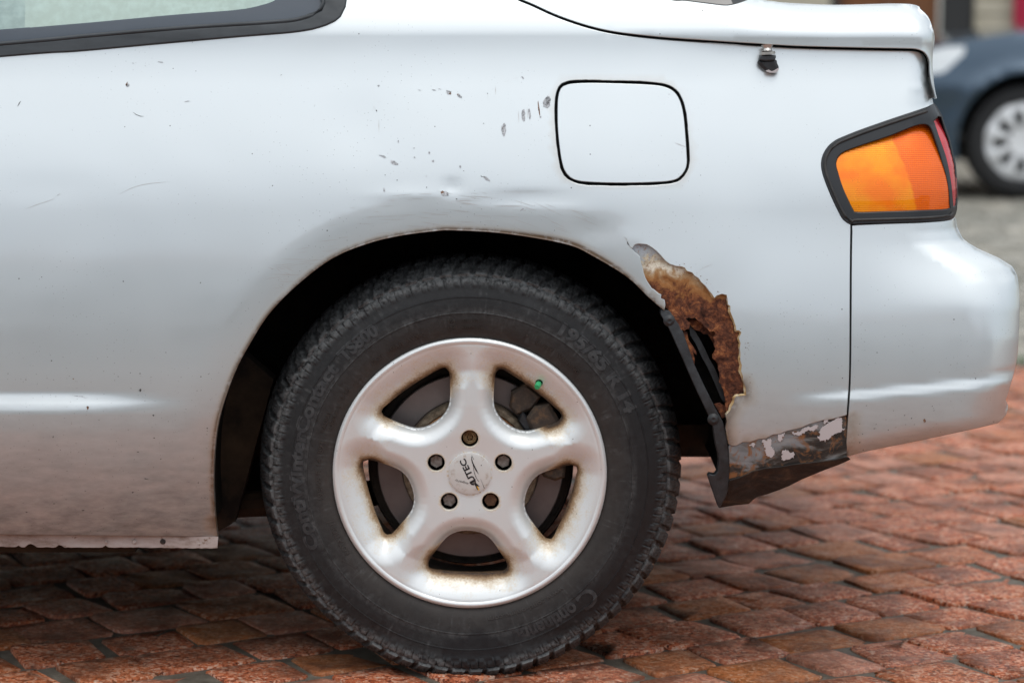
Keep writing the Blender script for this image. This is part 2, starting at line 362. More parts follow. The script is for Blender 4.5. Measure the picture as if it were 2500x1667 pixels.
def ss(t): t = np.clip(t, 0, 1); return t * t * (3 - 2 * t)
def unp(p, Y):
    """point of the photograph -> (x, z) on the plane at depth Y"""
    p = np.asarray(p, float); a = (p[..., 0] - CX) / FPX; b = -(p[..., 1] - CY) / FPX
    dy = math.cos(TH) + b * math.sin(TH); dz = -math.sin(TH) + b * math.cos(TH)
    t = (np.asarray(Y) + CAMD) / dy
    return np.stack([a * t, CAMZ + dz * t], -1)
def W(p, f, off=0.0):
    p = np.asarray(p, float); Y = np.full(len(p), -.04)
    for _ in range(10):
        q = unp(p, Y); Y = .5 * Y + .5 * np.minimum(f(q[:, 0], q[:, 1]) + off, .16)
    return unp(p, Y)
def dens(p, step=14.0, smooth=True):
    """densify an open polyline given in photo pixels (Catmull-Rom)"""
    p = np.asarray(p, float)
    if len(p) < 3: smooth = False
    o = []
    for i in range(len(p) - 1):
        n = max(1, int(np.linalg.norm(p[i + 1] - p[i]) / step)); t = np.arange(n)[:, None] / n
        if smooth:
            a = p[i - 1] if i > 0 else 2 * p[0] - p[1]; d = p[i + 2] if i + 2 < len(p) else 2 * p[-1] - p[-2]
            b, c = p[i], p[i + 1]
            o.append(.5 * (2 * b + (c - a) * t + (2 * a - 5 * b + 4 * c - d) * t ** 2 + (3 * b - a - 3 * c + d) * t ** 3))
        else: o.append(p[i] + (p[i + 1] - p[i]) * t)
    o.append(p[-1:]); return np.concatenate(o)
def cat(*s):
    r = [np.asarray(s[0], float)]
    for q in s[1:]:
        q = np.asarray(q, float)
        r.append(q[1:] if np.linalg.norm(q[0] - r[-1][-1]) < .5 else q)
    r = np.concatenate(r)
    return r[:-1] if np.linalg.norm(r[0] - r[-1]) < .5 else r
def offs(p, d):
    """shift an open pixel polyline sideways (positive: to the right of its direction on screen)"""
    p = np.asarray(p, float); t = np.gradient(p, axis=0); t /= np.linalg.norm(t, axis=1)[:, None] + 1e-9
    return p + np.c_[-t[:, 1], t[:, 0]] * d
def inside(pt, poly):
    x, y = pt[:, 0], pt[:, 1]; r = np.zeros(len(pt), bool); a = poly; b = np.roll(poly, -1, 0)
    for (x1, y1), (x2, y2) in zip(a, b):
        if y1 == y2: continue
        c = (y1 > y) != (y2 > y); r ^= c & (x < (x2 - x1) * (y - y1) / (y2 - y1) + x1)
    return r
def segdist(pt, poly, closed=True):
    a = np.asarray(poly, float); b = np.roll(a, -1, 0)
    if not closed: a, b = a[:-1], b[:-1]
    d = np.full(len(pt), 1e9)
    for p, q in zip(a, b):
        v = q - p; L = v @ v + 1e-12; t = np.clip(((pt - p) @ v) / L, 0, 1)
        d = np.minimum(d, np.sum((pt - p - t[:, None] * v) ** 2, 1))
    return np.sqrt(d)
def ccw(p):
    s = np.sum(p[:, 0] * np.roll(p[:, 1], -1) - np.roll(p[:, 0], -1) * p[:, 1]); return p if s > 0 else p[::-1]
def grad_n(f, x, z, e=2e-4):
    fx = (f(x + e, z) - f(x - e, z)) / (2 * e); fz = (f(x, z + e) - f(x, z - e)) / (2 * e)
    n = np.stack([fx, -np.ones_like(fx), fz], -1); return n / np.linalg.norm(n, axis=1)[:, None]
def panel(name, outer, holes, f, mat, parent, sp=.011, lip=.012, r=.0012, attrs=None, flip=False, extra=None, **props):
    """sheet-metal panel: outline (x, z) with holes, lying on the surface y = f(x, z), with rolled edges"""
    loops = [ccw(np.asarray(outer))] + [ccw(np.asarray(h))[::-1] for h in holes]
    lo, hi = loops[0].min(0), loops[0].max(0)
    xs = np.arange(lo[0], hi[0], sp); zs = np.arange(lo[1], hi[1], sp * .87)
    g = np.stack(np.meshgrid(xs, zs, indexing='ij'), -1); g[:, 1::2, 0] += sp / 2; g = g.reshape(-1, 2)
    ok = inside(g, loops[0])
    for h in loops[1:]: ok &= ~inside(g, h)
    g = g[ok]
    for h in loops: g = g[segdist(g, h) > sp * .5]
    if extra is not None: g = g[extra[1](g)]; g = np.concatenate([g, extra[0]])
    pts = np.concatenate(loops + [g]); ed = []; b = 0
    for h in loops:
        n = len(h); ed += [(b + i, b + (i + 1) % n) for i in range(n)]; b += n
    res = MG.delaunay_2d_cdt([Vector(p) for p in pts], ed, [], 0, 1e-7)
    P = np.array([tuple(v) for v in res[0]]); T = np.array(res[2])
    c = P[T].mean(1); ok = inside(c, loops[0])
    for h in loops[1:]: ok &= ~inside(c, h)
    T = T[ok]
    a_, b_, c_ = P[T[:, 0]], P[T[:, 1]], P[T[:, 2]]
    cr = (b_[:, 0] - a_[:, 0]) * (c_[:, 1] - a_[:, 1]) - (b_[:, 1] - a_[:, 1]) * (c_[:, 0] - a_[:, 0])
    T[cr < 0] = T[cr < 0][:, ::-1]
    V = [np.c_[P[:, 0], f(P[:, 0], P[:, 1]), P[:, 1]]]; N = [grad_n(f, P[:, 0], P[:, 1])]; F = [tuple(t) for t in T]; base = len(P)
    if lip:
        for h in loops:
            n = len(h); t = np.roll(h, -1, 0) - np.roll(h, 1, 0); t /= np.linalg.norm(t, axis=1)[:, None] + 1e-12
            o = np.c_[t[:, 1], -t[:, 0]]; y = f(h[:, 0], h[:, 1]); on = np.c_[o[:, 0], np.zeros(n), o[:, 1]]
            V += [np.c_[h[:, 0], y, h[:, 1]], np.c_[h[:, 0] + o[:, 0] * r, y + r, h[:, 1] + o[:, 1] * r], np.c_[h[:, 0] + o[:, 0] * r, y + lip, h[:, 1] + o[:, 1] * r]]
            N += [grad_n(f, h[:, 0], h[:, 1]), on, on]
            for q in range(2):
                for i in range(n):
                    j = (i + 1) % n; A = base + q * n; B = A + n; F.append((A + i, B + i, B + j, A + j))
            base += 3 * n
    V = np.concatenate(V); N = np.concatenate(N)
    at = {k_: fn(V[:, 0], V[:, 2]) for k_, fn in (attrs or {}).items()}
    if flip: V[:, 1] = YM - V[:, 1]; N[:, 1] *= -1; F = [q[::-1] for q in F]
    return mesh(name, V, F, mat, parent, normals=N, attrs=at, **props)
def ribbon(name, pts3, mat, parent, **props):
    """skin from an edge of the near side straight across to the far side of the car"""
    p = np.asarray(pts3, float); n = len(p); v = []; 
    K = [0, .03, .5, .97, 1]
    for t in K:
        q = p.copy(); y0 = p[:, 1]; q[:, 1] = y0 + (YM - 2 * y0) * t
        v += [tuple(a) for a in q]
    f = [(s_ * n + i, s_ * n + i + 1, (s_ + 1) * n + i + 1, (s_ + 1) * n + i) for s_ in range(len(K) - 1) for i in range(n - 1)]
    return mesh(name, v, f, mat, parent, smooth=40, **props)
def Z(k_, ox, oy, pts): return np.array([(ox + x / k_, oy + y / k_) for x, y in pts])
def text2d(s_, size, extr=0.0, off=0.0, space=1.0, shear=0.0):
    cu = bpy.data.curves.new('lettering', 'FONT'); cu.body = s_; cu.size = size; cu.extrude = extr; cu.offset = off; cu.space_character = space; cu.shear = shear; cu.resolution_u = 3
    ob = bpy.data.objects.new('lettering', cu); COL.objects.link(ob); dg = bpy.context.evaluated_depsgraph_get()
    ev = ob.evaluated_get(dg); me = ev.to_mesh()
    v = np.array([tuple(q.co) for q in me.vertices]) if len(me.vertices) else np.zeros((0, 3)); f = [tuple(q.vertices) for q in me.polygons]
    ev.to_mesh_clear(); bpy.data.objects.remove(ob); bpy.data.curves.remove(cu); return v, f

YM = 1.60                                     # the car is symmetric about y = YM / 2
# ------------------------------------------------------------------ body surface y = f(x, z)
ZP = np.linspace(0, 1.6, 3201)
AL = np.interp(ZP, [.10, .20, .25, .32, .40, .48, .55, .62, .68, .715, .75, .80, .86, .895, .915, .928, .938, .96, 1.0, 1.2, 1.6],
                   [-28, -22, -15, -7, -.5, 3.8, 7.8, 11.0, 12.0, 14.8, 17.2, 19, 19.5, 16, 12.5, 11.5, 22, 27, 30, 36, 40])
YP = np.concatenate([[0], np.cumsum(np.tan(np.radians(AL[:-1])) * np.diff(ZP))]); YP -= np.interp(.55, ZP, YP); YP += -.046
ARCH_PX = np.array([(1622, 757), (1582, 722), (1530.6, 673.7), (1444.5, 622), (1393, 598), (1306.7, 580), (1203, 566), (1100, 561), (1082, 561), (979, 574), (893, 595), (806.7, 632),
                    (720.6, 698), (651.7, 770), (600, 853), (579, 892), (554, 955), (533, 1025), (523, 1095), (520, 1166), (521, 1218), (526, 1285), (530, 1308)])
ARCH_D = dens(ARCH_PX, 18); ARCH_W = unp(ARCH_D, -.035)
_xr = np.array([(2262, 90), (2264, 130), (2266, 153), (2268, 199), (2273.5, 230), (2281, 253), (2289, 264), (2300, 283), (2319.5, 341), (2333, 402), (2338, 459), (2337, 509), (2335, 533), (2338, 556), (2352, 585), (2386, 608),
                (2438, 631), (2469.5, 651), (2481, 671), (2485, 694), (2488, 745), (2485, 831), (2481, 877), (2472, 918), (2458, 963.5), (2454, 978), (2459, 989), (2456, 1009.5), (2438, 1030), (2420, 1100)])
_y = .05
for _ in range(4):
    _xw = unp(_xr, _y); _y = np.interp(_xw[:, 1], ZP, YP) + .85 * np.interp(_xw[:, 1], [.2, .50, .60, .66, .80, .85, .93], [.085, .085, .10, .085, .07, .036, .032])
_o = np.argsort(_xw[:, 1]); XRZ, XRX = _xw[_o, 1], _xw[_o, 0]
def xr(z): return np.interp(z, XRZ, XRX)
DENTS = [(-.085, .716, .014, .010, .0013), (-.150, .705, .05, .009, -.0008), (-.66, .715, .07, .02, .0004), (.02, .70, .06, .010, .0012), (-.22, .80, .05, .05, .0012), (.30, .64, .05, .06, -.0012), (.12, .655, .04, .02, .0016)]
def f_body(x, z, ring=True):
    x = np.asarray(x, float); z = np.asarray(z, float)
    y = np.interp(z, ZP, YP)
    if ring:
        d = segdist(np.c_[x.ravel(), z.ravel()], ARCH_W[::2], False).reshape(x.shape)
        y = y + .0048 * np.clip(1 - d / .052, 0, 1) ** 1.6
    # crease along the sill side and along the bumper
    y = y - .0104 * ss((-.43 - x) / .22) * (1 - ss((z - .398 - .004 * ss((x + .75) / .25)) / (.033 - .012 * ss((x + .75) / .3))))
    for cx_, cz_, sx_, sz_, am in DENTS: y = y + am * np.exp(-((x - cx_) / sx_) ** 2 - ((z - cz_) / sz_) ** 2)
    y = y + .00012 * np.sin(x * 31 + 2 * np.sin(z * 17)) * np.sin(z * 27 + 1.3 * np.sin(x * 13))
    zc = np.interp(x, [.40, .487, .75], [.419, .424, .452])
    y = y - .0050 * ss((x - .37) / .10) * (1 - ss((z - zc + .010) / .020))
    y = y - .0135 * ss((x - .46) / .22) * (1 - ss((z - .545) / .095)) * ss((z - .2) / .2)      # bumper swells below the lamp
    y = y + .060 * ss((x - .10) / .30) * .24 * ss((z - .42) / .26)      # the tail leans in a little more
    # the corner, turning to the rear
    R = np.interp(z, [.2, .50, .60, .66, .80, .85, .93], [.085, .085, .10, .085, .07, .036, .032]); X = xr(z)
    t = np.clip((x - (X - R)) / R, 0, .9993)
    return y + R * .85 * (1 - np.sqrt(1 - t * t))
FB = f_body
from mathutils import noise as MN
def nzv(x, z, s_, a): return np.array([MN.fractal(Vector((u * s_, v * s_, 3.3)), 1, 2, 4) for u, v in zip(np.ravel(x), np.ravel(z))]).reshape(np.shape(x)) * a
# ------------------------------------------------------------------ the silver car
car = empty('silver_car', (0, .8, 0), 'dented silver coupe with a rusted-through wheel arch, parked on red stone paving', 'car')
seamc = cat(dens([(920, -262), (1020, -165), (1100, -100), (1180, -45), (1259, -4), (1300, 13.6), (1351, 37), (1402, 56), (1453, 71), (1504, 81.6), (1572, 90), (1640, 96), (1742, 103), (1844, 109.5), (1946, 115.6), (2100, 119.7), (2212, 121.7)]),
            dens([(2212, 121.7), (2235, 123), (2250.6, 128), (2260, 137), (2266, 153), (2268, 184), (2273.5, 214), (2282, 243)], 6))
seam_lo, seam_hi = offs(seamc, 4.8), offs(seamc, -4.6)
win_out = dens([(-900, 214), (0, 134), (191, 120.5), (383, 103), (574, 86), (727, 73), (796, 57), (827, 38), (838, 15), (838, -20), (815, -80), (770, -150), (690, -262)])
lamp_top = dens([(2279, 255.6), (2266, 262), (2197, 285), (2147, 302), (2097.5, 319.6), (2059, 335), (2040, 344), (2023, 358), (2011, 377), (2006, 398), (2009.5, 425), (2025, 467), (2044, 509), (2059, 536), (2069, 544), (2077, 548)], 8)
bseam = dens([(2079, 549), (2077.5, 659), (2076, 889), (2072, 980), (2068.7, 1018), (2064, 1087), (2060, 1112)])
paint_bot = dens(np.array([(2066, 1012), (2029.5, 1022), (2010, 1024), (1975, 1034), (1955, 1043), (1921, 1050.6), (1903, 1058), (1885, 1060), (1870, 1069), (1852, 1070.5), (1830, 1078), (1812.6, 1078), (1798, 1086), (1787, 1087)]), 5, False)
rust_edge = np.array([(1779, 1082), (1776, 1062), (1773, 1045), (1776, 1028), (1773, 1012), (1782, 1003), (1786, 992), (1792, 982), (1793, 972), (1797, 967), (1810, 966), (1822, 964), (1820, 945), (1815, 930), (1813, 916), (1809, 905), (1811, 891), (1807, 878), (1808, 862),
                      (1806, 850), (1808, 837), (1804, 826), (1810, 811), (1804, 806), (1797.6, 806), (1796, 795), (1792, 782.6), (1787, 770), (1783, 760), (1783, 747), (1777.5, 743), (1776.5, 731.6), (1774, 720), (1763, 717), (1750, 721), (1744, 727), (1738, 717), (1731, 709), (1723, 698),
                      (1712, 688.5), (1706, 679), (1696, 672.6), (1690, 665), (1677, 661), (1672, 653), (1664, 650), (1650, 649), (1635.6, 644), (1624, 635), (1613, 622), (1603, 612), (1592.6, 604), (1579, 596), (1558, 594), (1549, 597), (1543, 606), (1532, 596), (1530, 583), (1524, 578), (1532, 590), (1541, 608)])
rust_edge2 = np.array([(1548, 616), (1556, 622), (1561.6, 629), (1563, 641), (1567, 653), (1570, 667), (1575, 680.6), (1580, 690), (1585.7, 698), (1590, 705), (1596, 708), (1606, 717), (1613, 720), (1612, 729), (1621, 733), (1623, 744)])
sill_px = dens([(530, 1308), (400, 1307), (0, 1303), (-900, 1294)])
q_out = cat(win_out[::1], [(920, -262)], seam_lo, lamp_top, offs(bseam, 4.0)[:-6], paint_bot, rust_edge, rust_edge2, ARCH_D, sill_px, [(-900, 750)])
flap_c = Z(2.613, 800, 0, [(1458, 780), (1458, 690), (1462, 620), (1480, 562), (1530, 532), (1650, 522), (1850, 525), (2050, 533), (2150, 547), (2215, 580), (2255, 640), (2278, 730), (2290, 850), (2298, 970), (2300, 1045), (2285, 1095), (2245, 1142), (2180, 1164), (2050, 1173), (1880, 1176), (1720, 1173), (1600, 1163), (1540, 1137), (1503, 1090), (1483, 1020), (1470, 930), (1462, 850)])
flap_d = dens(np.vstack([flap_c, flap_c[:1]]), 8)[:-1]; _c = flap_d.mean(0)
def grow(p, d):
    q = np.roll(p, -1, 0) - np.roll(p, 1, 0); q /= np.linalg.norm(q, axis=1)[:, None]; n = np.c_[q[:, 1], -q[:, 0]]
    if np.sum((p + n - p.mean(0)) ** 2) < np.sum((p - n - p.mean(0)) ** 2): n = -n
    return p + n * d
flap_o = grow(flap_d, 5.2) + np.stack([np.convolve(rng.normal(0, 1.3, len(flap_d)), np.ones(5) / 5, 'same') for _ in range(2)], 1)
FLW = unp(flap_o, .0)
qw = W(q_out, FB)
def clampx(p, e=.0006):
    p = p.copy(); p[:, 0] = np.minimum(p[:, 0], xr(p[:, 1]) - e); return p
qw = clampx(qw)
RUSTW = unp(np.vstack([rust_edge[:30], rust_edge[30:], rust_edge2]), -.04)
PBW = unp(paint_bot, -.03)
from mathutils import noise as MN
def lipdirt(x, z):
    p = np.c_[x, z]; d = segdist(p, ARCH_W, False); d2 = segdist(p, RUSTW[:14], False)
    s = .95 * np.clip(1 - d / .0062, 0, 1) + .10 * np.clip(1 - d / .022, 0, 1) ** 2
    s += np.clip(1 - d / .010, 0, 1) * np.exp(-((x - .09) / .07) ** 2) * (z > .6)
    d4 = segdist(p, FLW); s = np.maximum(s, .25 * np.clip(1 - d4 / .0022, 0, 1))
    d3 = segdist(p, PBW, False); s = np.maximum(s, np.array([max(0., .9 - dd / (.004 + .010 * max(0., MN.noise(Vector((a * 60, b * 60, 2.2))) + .25))) if dd < .02 else 0. for (a, b), dd in zip(p, d3)]))
    return np.clip(np.maximum(s, .9 * np.clip(1 - d2 / .019, 0, 1) ** 1.3), 0, 1)
_a = dens(ARCH_PX, 7); ax_ = np.vstack([W(offs(_a, d_)[8:-8], FB) for d_ in (-3, -6.5, -11, -17, -25)] if np.mean(offs(_a, -20)[:, 1]) < np.mean(_a[:, 1]) else [W(offs(_a, d_)[8:-8], FB) for d_ in (3, 6.5, 11, 17, 25)])
ax_ = ax_[inside(ax_, qw)]; ax_ = ax_[segdist(ax_, qw) > .0015]
panel('quarter_panel', qw, [W(flap_o, FB)], FB, M['paint'], car, attrs={'lipdirt': lipdirt}, sp=.010, extra=(ax_, lambda g: segdist(g, ARCH_W, False) > .0185))
panel('fuel_flap', W(grow(flap_d, -5), FB), [], FB, M['paint'], car, attrs={'lipdirt': lambda x, z: x * 0})
FBI = lambda x, z: FB(x, z) + .0135
panel('flap_gap_backing', W(grow(flap_d, 14), FB), [], FBI, M['dark'], car, sp=.03, lip=0)  # near-black sheet standing in for the shade in the flap gap
# dark backing behind the gaps between panels
def strip(name, px, w, f, off, mat, parent, **kw):
    a = W(offs(px, -w), f); b = W(offs(px, w), f)
    ya = f(a[:, 0], a[:, 1]) + off; yb = f(b[:, 0], b[:, 1]) + off; n = len(a)
    v = [(p[0], y, p[1]) for p, y in zip(a, ya)] + [(p[0], y, p[1]) for p, y in zip(b, yb)]
    return mesh(name, v, [(i, n + i, n + i + 1, i + 1) for i in range(n - 1)], mat, parent, smooth=180, **kw)
strip('hatch_gap', seamc[:-9], 12, FB, .0125, M['dark'], car)
strip('bumper_gap', bseam, 10, FB, .0125, M['dark'], car)
# hatch lid
xl = dens([(2286, 241), (2281, 218), (2277, 184), (2275.5, 153), (2277, 126), (2281, 96), (2280.5, 69), (2270, 42), (2250.6, 23)], 4)
_y = .08
for _ in range(4): xlw = unp(xl, _y); _y = np.interp(xlw[:, 1], ZP, YP) + .036
_o = np.argsort(xlw[:, 1]); XLZ, XLX = xlw[_o, 1], xlw[_o, 0]
topl = unp(np.array([(1600, -60), (1742, -12), (1827, 0), (1887, 4), (1925, 8.6), (2040, 13.5), (2174, 10.5), (2228, 12.4), (2251, 22), (2270, 41), (2281, 69)]), .10)
def f_lid(x, z):
    x = np.asarray(x, float); z = np.asarray(z, float)
    y = np.interp(z, ZP, YP) - .001 - .0035 * ss((z - .905) / .028) * (1 - ss((.22 - x) / .2)) + .0035
    X = np.interp(z, XLZ, XLX); R = .034; t = np.clip((x - (X - R)) / R, 0, .999)
    y = y + R * (1 - np.sqrt(1 - t * t))
    zt = np.interp(x, topl[:, 0], topl[:, 1]); H = .050; t = np.clip((z - (zt - H)) / H, 0, .999) * ss((x - .27) / .1)
    return y + .038 * (1 - np.sqrt(1 - t * t))
lid_top = dens([(2286, 241), (2281, 218), (2277, 184), (2275.5, 153), (2277, 126), (2281, 96), (2280.5, 69), (2270, 42), (2250.6, 23), (2228, 13.4), (2174, 11.5), (2040, 14.5), (1925, 9.6), (1887, 5.7), (1845, 1), (1827, 2)], 7)
glass_edge = dens([(1827, 2), (1806, 10), (1776, 16.5), (1742, 13.6), (1674, 5), (1623, -1), (1450, -60), (1250, -150), (1130, -262)], 10)
hl = cat(seam_hi, lid_top, glass_edge)
hlw = W(hl, f_lid); hlw[:, 0] = np.minimum(hlw[:, 0], np.interp(hlw[:, 1], XLZ, XLX) + .002)
panel('hatch_lid', hlw, [], f_lid, M['paint'], car, sp=.009, attrs={'lipdirt': lambda x, z: x * 0})
lt = W(lid_top, f_lid); lt[:, 0] = np.minimum(lt[:, 0], np.interp(lt[:, 1], XLZ, XLX) + .002); ribbon('hatch_deck', np.c_[lt[:, 0], f_lid(lt[:, 0], lt[:, 1]) + .011, lt[:, 1]], M['paint'], car)
f_rg = lambda x, z: f_lid(x, z) + .010 + .15 * np.clip(z - .96, 0, 1)
rg = W(cat(glass_edge[::-1], [(1560, -262)]), f_lid)
panel('rear_window', rg, [], f_rg, M['darkglass'], car, sp=.03)
strip('window_seal', glass_edge, 4.5, f_lid, .004, M['black'], car)
# tail lamp
lamp_bot = dens([(2077, 545), (2174, 542), (2250.6, 539.6), (2308, 535), (2327, 530), (2334, 514)], 8)
lamp_rt = dens([(2334, 514), (2337, 480), (2337, 459), (2333, 402), (2319.5, 341), (2300, 283), (2289, 263), (2281, 257)], 8)
lo = offs(lamp_top, -2.2)
gasket_px = cat(lo, lamp_bot, lamp_rt)
FL = lambda x, z: FB(x, z, False) - .0025
z3 = lambda pts: Z(2.613, 1600, 0, pts)
amb_px = z3([(1650, 800), (1720, 789), (1755, 808), (1780, 860), (1830, 1020), (1865, 1160), (1880, 1300), (1868, 1340), (1700, 1350), (1664, 1352), (1655, 1300), (1635, 1200), (1605, 1090), (1565, 985), (1522, 872), (1510, 857)])
amb1_px = z3([(1160, 1000), (1200, 965), (1320, 920), (1420, 887), (1507, 858), (1519, 873), (1562, 986), (1602, 1091), (1632, 1201), (1652, 1301), (1661, 1352), (1450, 1358), (1290, 1362), (1255, 1340), (1200, 1220), (1155, 1090), (1147, 1040)])
red_px = z3([(1770, 772), (1808, 738), (1826, 745), (1866, 860), (1903, 1000), (1918, 1130), (1922, 1280), (1910, 1325), (1896, 1322), (1882, 1180), (1852, 1020), (1802, 870)])
closed = lambda p, s_=6: dens(np.vstack([p, p[:1]]), s_)[:-1]
allamb = cat(closed(z3([(1160, 1000), (1200, 965), (1320, 920), (1500, 860), (1650, 800), (1720, 789), (1755, 808), (1780, 860), (1830, 1020), (1865, 1160), (1880, 1300), (1868, 1340), (1700, 1350), (1450, 1358), (1290, 1362), (1255, 1340), (1200, 1220), (1155, 1090), (1147, 1040)])))
lamp = empty('tail_lamp', (.62, .03, .7), parent=car)
gw = clampx(W(gasket_px, FL), .001)
panel('lamp_gasket', gw, [clampx(W(allamb, FL), .002), clampx(W(closed(red_px), FL), .0016)], FL, M['gasket'], lamp, sp=.008, r=.002, lip=.02)
# raised bead running round the outside of the gasket
bd = W(np.vstack([offs(lamp_top[2:], -8), offs(lamp_bot, -7)[1:-1]]), FL); MBx = MB(); MBx.tube([(a, float(FL(np.array([a]), np.array([b]))[0]) - .0005, b) for a, b in clampx(bd, .004)], .0022, 8); MBx.out('gasket_bead', M['black'], lamp, 180)
FLL = lambda x, z: FL(x, z) + .0012 + 1.7 * (z - .715) ** 2
DIV = unp(z3([(1500, 840), (1522, 872), (1565, 985), (1605, 1090), (1635, 1200), (1655, 1300), (1668, 1380)]), 0.)
def lens_part(x, z):
    xd = np.interp(z, DIV[::-1, 1], DIV[::-1, 0]); return np.clip((x - xd) / .0022 + .5, 0, 1)
panel('amber_lens', clampx(W(allamb, FLL), .003), [], FLL, M['amber'], lamp, sp=.0035, attrs={'part': lens_part})
panel('red_lens', clampx(W(closed(red_px), FLL), .0012), [], FLL, M['red'], lamp, sp=.004)
rl = clampx(W(lamp_rt[::-1], FL), .001); ribbon('rear_lamp_band', np.c_[rl[:, 0] - .001, FL(rl[:, 0], rl[:, 1]) + .012, rl[:, 1]], M['red'], lamp)
# bumper
bump_top = dens([(2082, 552), (2174, 548), (2250, 545.5), (2312, 540.5), (2333, 534)], 8)
bump_rt = dens(_xr[12:29], 7)
bump_bot = dens([(2438, 1030), (2400, 1040), (2331.6, 1055), (2240, 1074.5), (2116.7, 1099.6), (2064, 1114)], 10)
bp = cat(bump_top, bump_rt, bump_bot, offs(bseam, -3.8)[::-1][2:-1])
def f_bump(x, z):
    x = np.asarray(x, float); z = np.asarray(z, float)
    zb = np.interp(x, BBX, BBZ); t = np.clip(1 - (z - zb) / .03, 0, 1)
    return FB(x, z, False) + .010 * t * t - .013 * np.exp(-((z - .371) / .011) ** 2) * ss((x - .60) / .13)
_bb = unp(bump_bot, -.02); BBX, BBZ = _bb[::-1, 0], _bb[::-1, 1]
bw = clampx(W(bp, f_bump))
panel('rear_bumper', bw, [], f_bump, M['paint'], car, sp=.009, attrs={'lipdirt': lambda x, z: .5 * np.clip(1 - (x - .484) / .014, 0, 1) * (z < .40)})
br = clampx(W(np.vstack([bump_rt, bump_bot[1:]]), f_bump)); ribbon('bumper_cover', np.c_[br[:, 0], f_bump(br[:, 0], br[:, 1]) + .011, br[:, 1]], M['paint'], car)
# quarter window
wd = empty('quarter_window', (-.55, 0, .96), parent=car)
FW = lambda x, z: FB(x, z, False)
trim_in = dens([(-900, 190), (0, 115), (230, 94), (459, 75), (650, 63), (727, 55.5), (765, 43), (788, 29), (796, 10), (790, -20), (762, -90), (700, -180), (640, -262)])
frit_in = dens([(-900, 146), (0, 74.6), (57, 71), (230, 56.6), (421, 39), (574, 27), (631, 17), (666, 6), (684, -6), (690, -30), (670, -90), (620, -180), (570, -262)])
FT = lambda x, z: FB(x, z, False) - .004
panel('rubber_trim', W(cat(offs(win_out, 1.5), trim_in[::-1]), FW), [], FT, M['rubber'], wd, sp=.008, r=.003)
tb = W(offs(trim_in[10:], -7), FW); q = MB(); q.tube([(a, float(FW(np.array([a]), np.array([b]))[0]) - .0015, b) for a, b in tb], .0032, 8); q.out('trim_bead', M['rubber'], wd, 180)
FI = lambda x, z: FB(x, z, False) + .004
panel('tinted_border', W(cat(offs(trim_in, 3), frit_in[::-1]), FW), [], FI, M['frit'], wd, sp=.02, lip=.003)
FG = lambda x, z: FB(x, z, False) + .0046
panel('glass', W(cat(frit_in, [(-900, -262)]), FW), [], FG, M['glass'], wd, sp=.03, lip=.0)
FP = lambda x, z: FB(x, z, False) + .03
panel('pillar_cover', W(np.array([(-60, 95), (44, 80), (48, -262), (-60, -262)], float), FW), [], FP, M['frit'], wd, sp=.03)
# sill flange with spot welds and nibbled lower edge
fl_top = unp(dens([(-900, 1296), (0, 1304), (532, 1309)], 12), -.02)
_x = np.linspace(-900, 530, 190); _nib = np.where(rng.random(190) < .05, rng.random(190) * 7, rng.random(190) * 1.6); _nib[128] = 7; _nib[129] = 9; _nib[130] = 6; _nib[138] = 7; _nib[139] = 5
fl_bot = unp(np.c_[_x, 1334 + (_x + 0) * .006 - _nib], -.02)
ysf = float(np.interp(.205, ZP, YP)) - .0078 + .008
f_fl = lambda x, z: np.full_like(np.asarray(x, float), ysf) + .0012 * np.sin(np.asarray(x) * 31) 
panel('sill_flange', np.vstack([fl_top, fl_bot[::-1]]), [], f_fl, M['sill'], car, sp=.012, lip=.002, r=.0006)
for wx, wz, wr in ((398, 1321, 7), (328, 1321, 6), (486, 1327, 4), (260, 1322, 4)):
    c = unp(np.array([(wx, wz)]), -.02)[0]; q = MB(); q.lathe((c[0], ysf - .0022, c[1]), [(0.0001, 0), (wr / 1700 * .7, 0), (wr / 1700, .0016)], 16); q.out('spot_weld', M['sill' if wx != 398 else 'tar'], car)
# bare, rusted valance below the paint edge and its tarred, folded flange
FV = lambda x, z: FB(x, z) + .0016
val_line = dens(Z(2.767, 1650, 1000, [(1150, 322), (1080, 340), (1000, 352), (900, 362), (800, 372), (700, 390), (600, 400), (520, 420), (450, 455), (370, 480)]), 8, False)
v_top = offs(paint_bot, 5); v_top[0] = (2064, 1007)
v_out = cat(v_top, [(1781, 1090), (1782, 1110), (1783, 1140), (1782, 1174)], val_line[::-1], [(2066, 1100), (2066, 1050)])
panel('valance', W(v_out, FV), [], FV, M['valance'], car, sp=.008, lip=.004)
flange_bot = dens(Z(2.767, 1650, 1000, [(1176, 334), (1100, 367), (1000, 404), (850, 466), (760, 512), (700, 536), (610, 568), (550, 582), (518, 606), (490, 632), (400, 640), (340, 650), (292, 658)]), 8, False)
fb_top = np.vstack([[(2106, 1100)], val_line])
zl = unp(val_line, -.03); _o = np.argsort(zl[:, 0])
def f_flange(x, z):
    x = np.asarray(x, float); zt = np.interp(x, zl[_o, 0], zl[_o, 1]); d = np.clip(zt - z, -.01, .1)
    return FB(x, np.maximum(z, zt - .004)) + .001 + .62 * d + nzv(x, z, 24, .0035) * np.clip(d / .01, 0, 1)
fl_o = cat(flange_bot, [(1756, 1236), (1776, 1205), (1781, 1174)], val_line[::-1], [(2070, 1117)])
panel('valance_flange', W(fl_o, f_flange), [], f_flange, M['tar'], car, sp=.008, lip=.003)
def blob(c, pts): return np.array(c) + np.array(pts)
big = lambda pts: Z(2.767, 1650, 1000, pts)
FK = lambda x, z: FV(x, z) - .0007
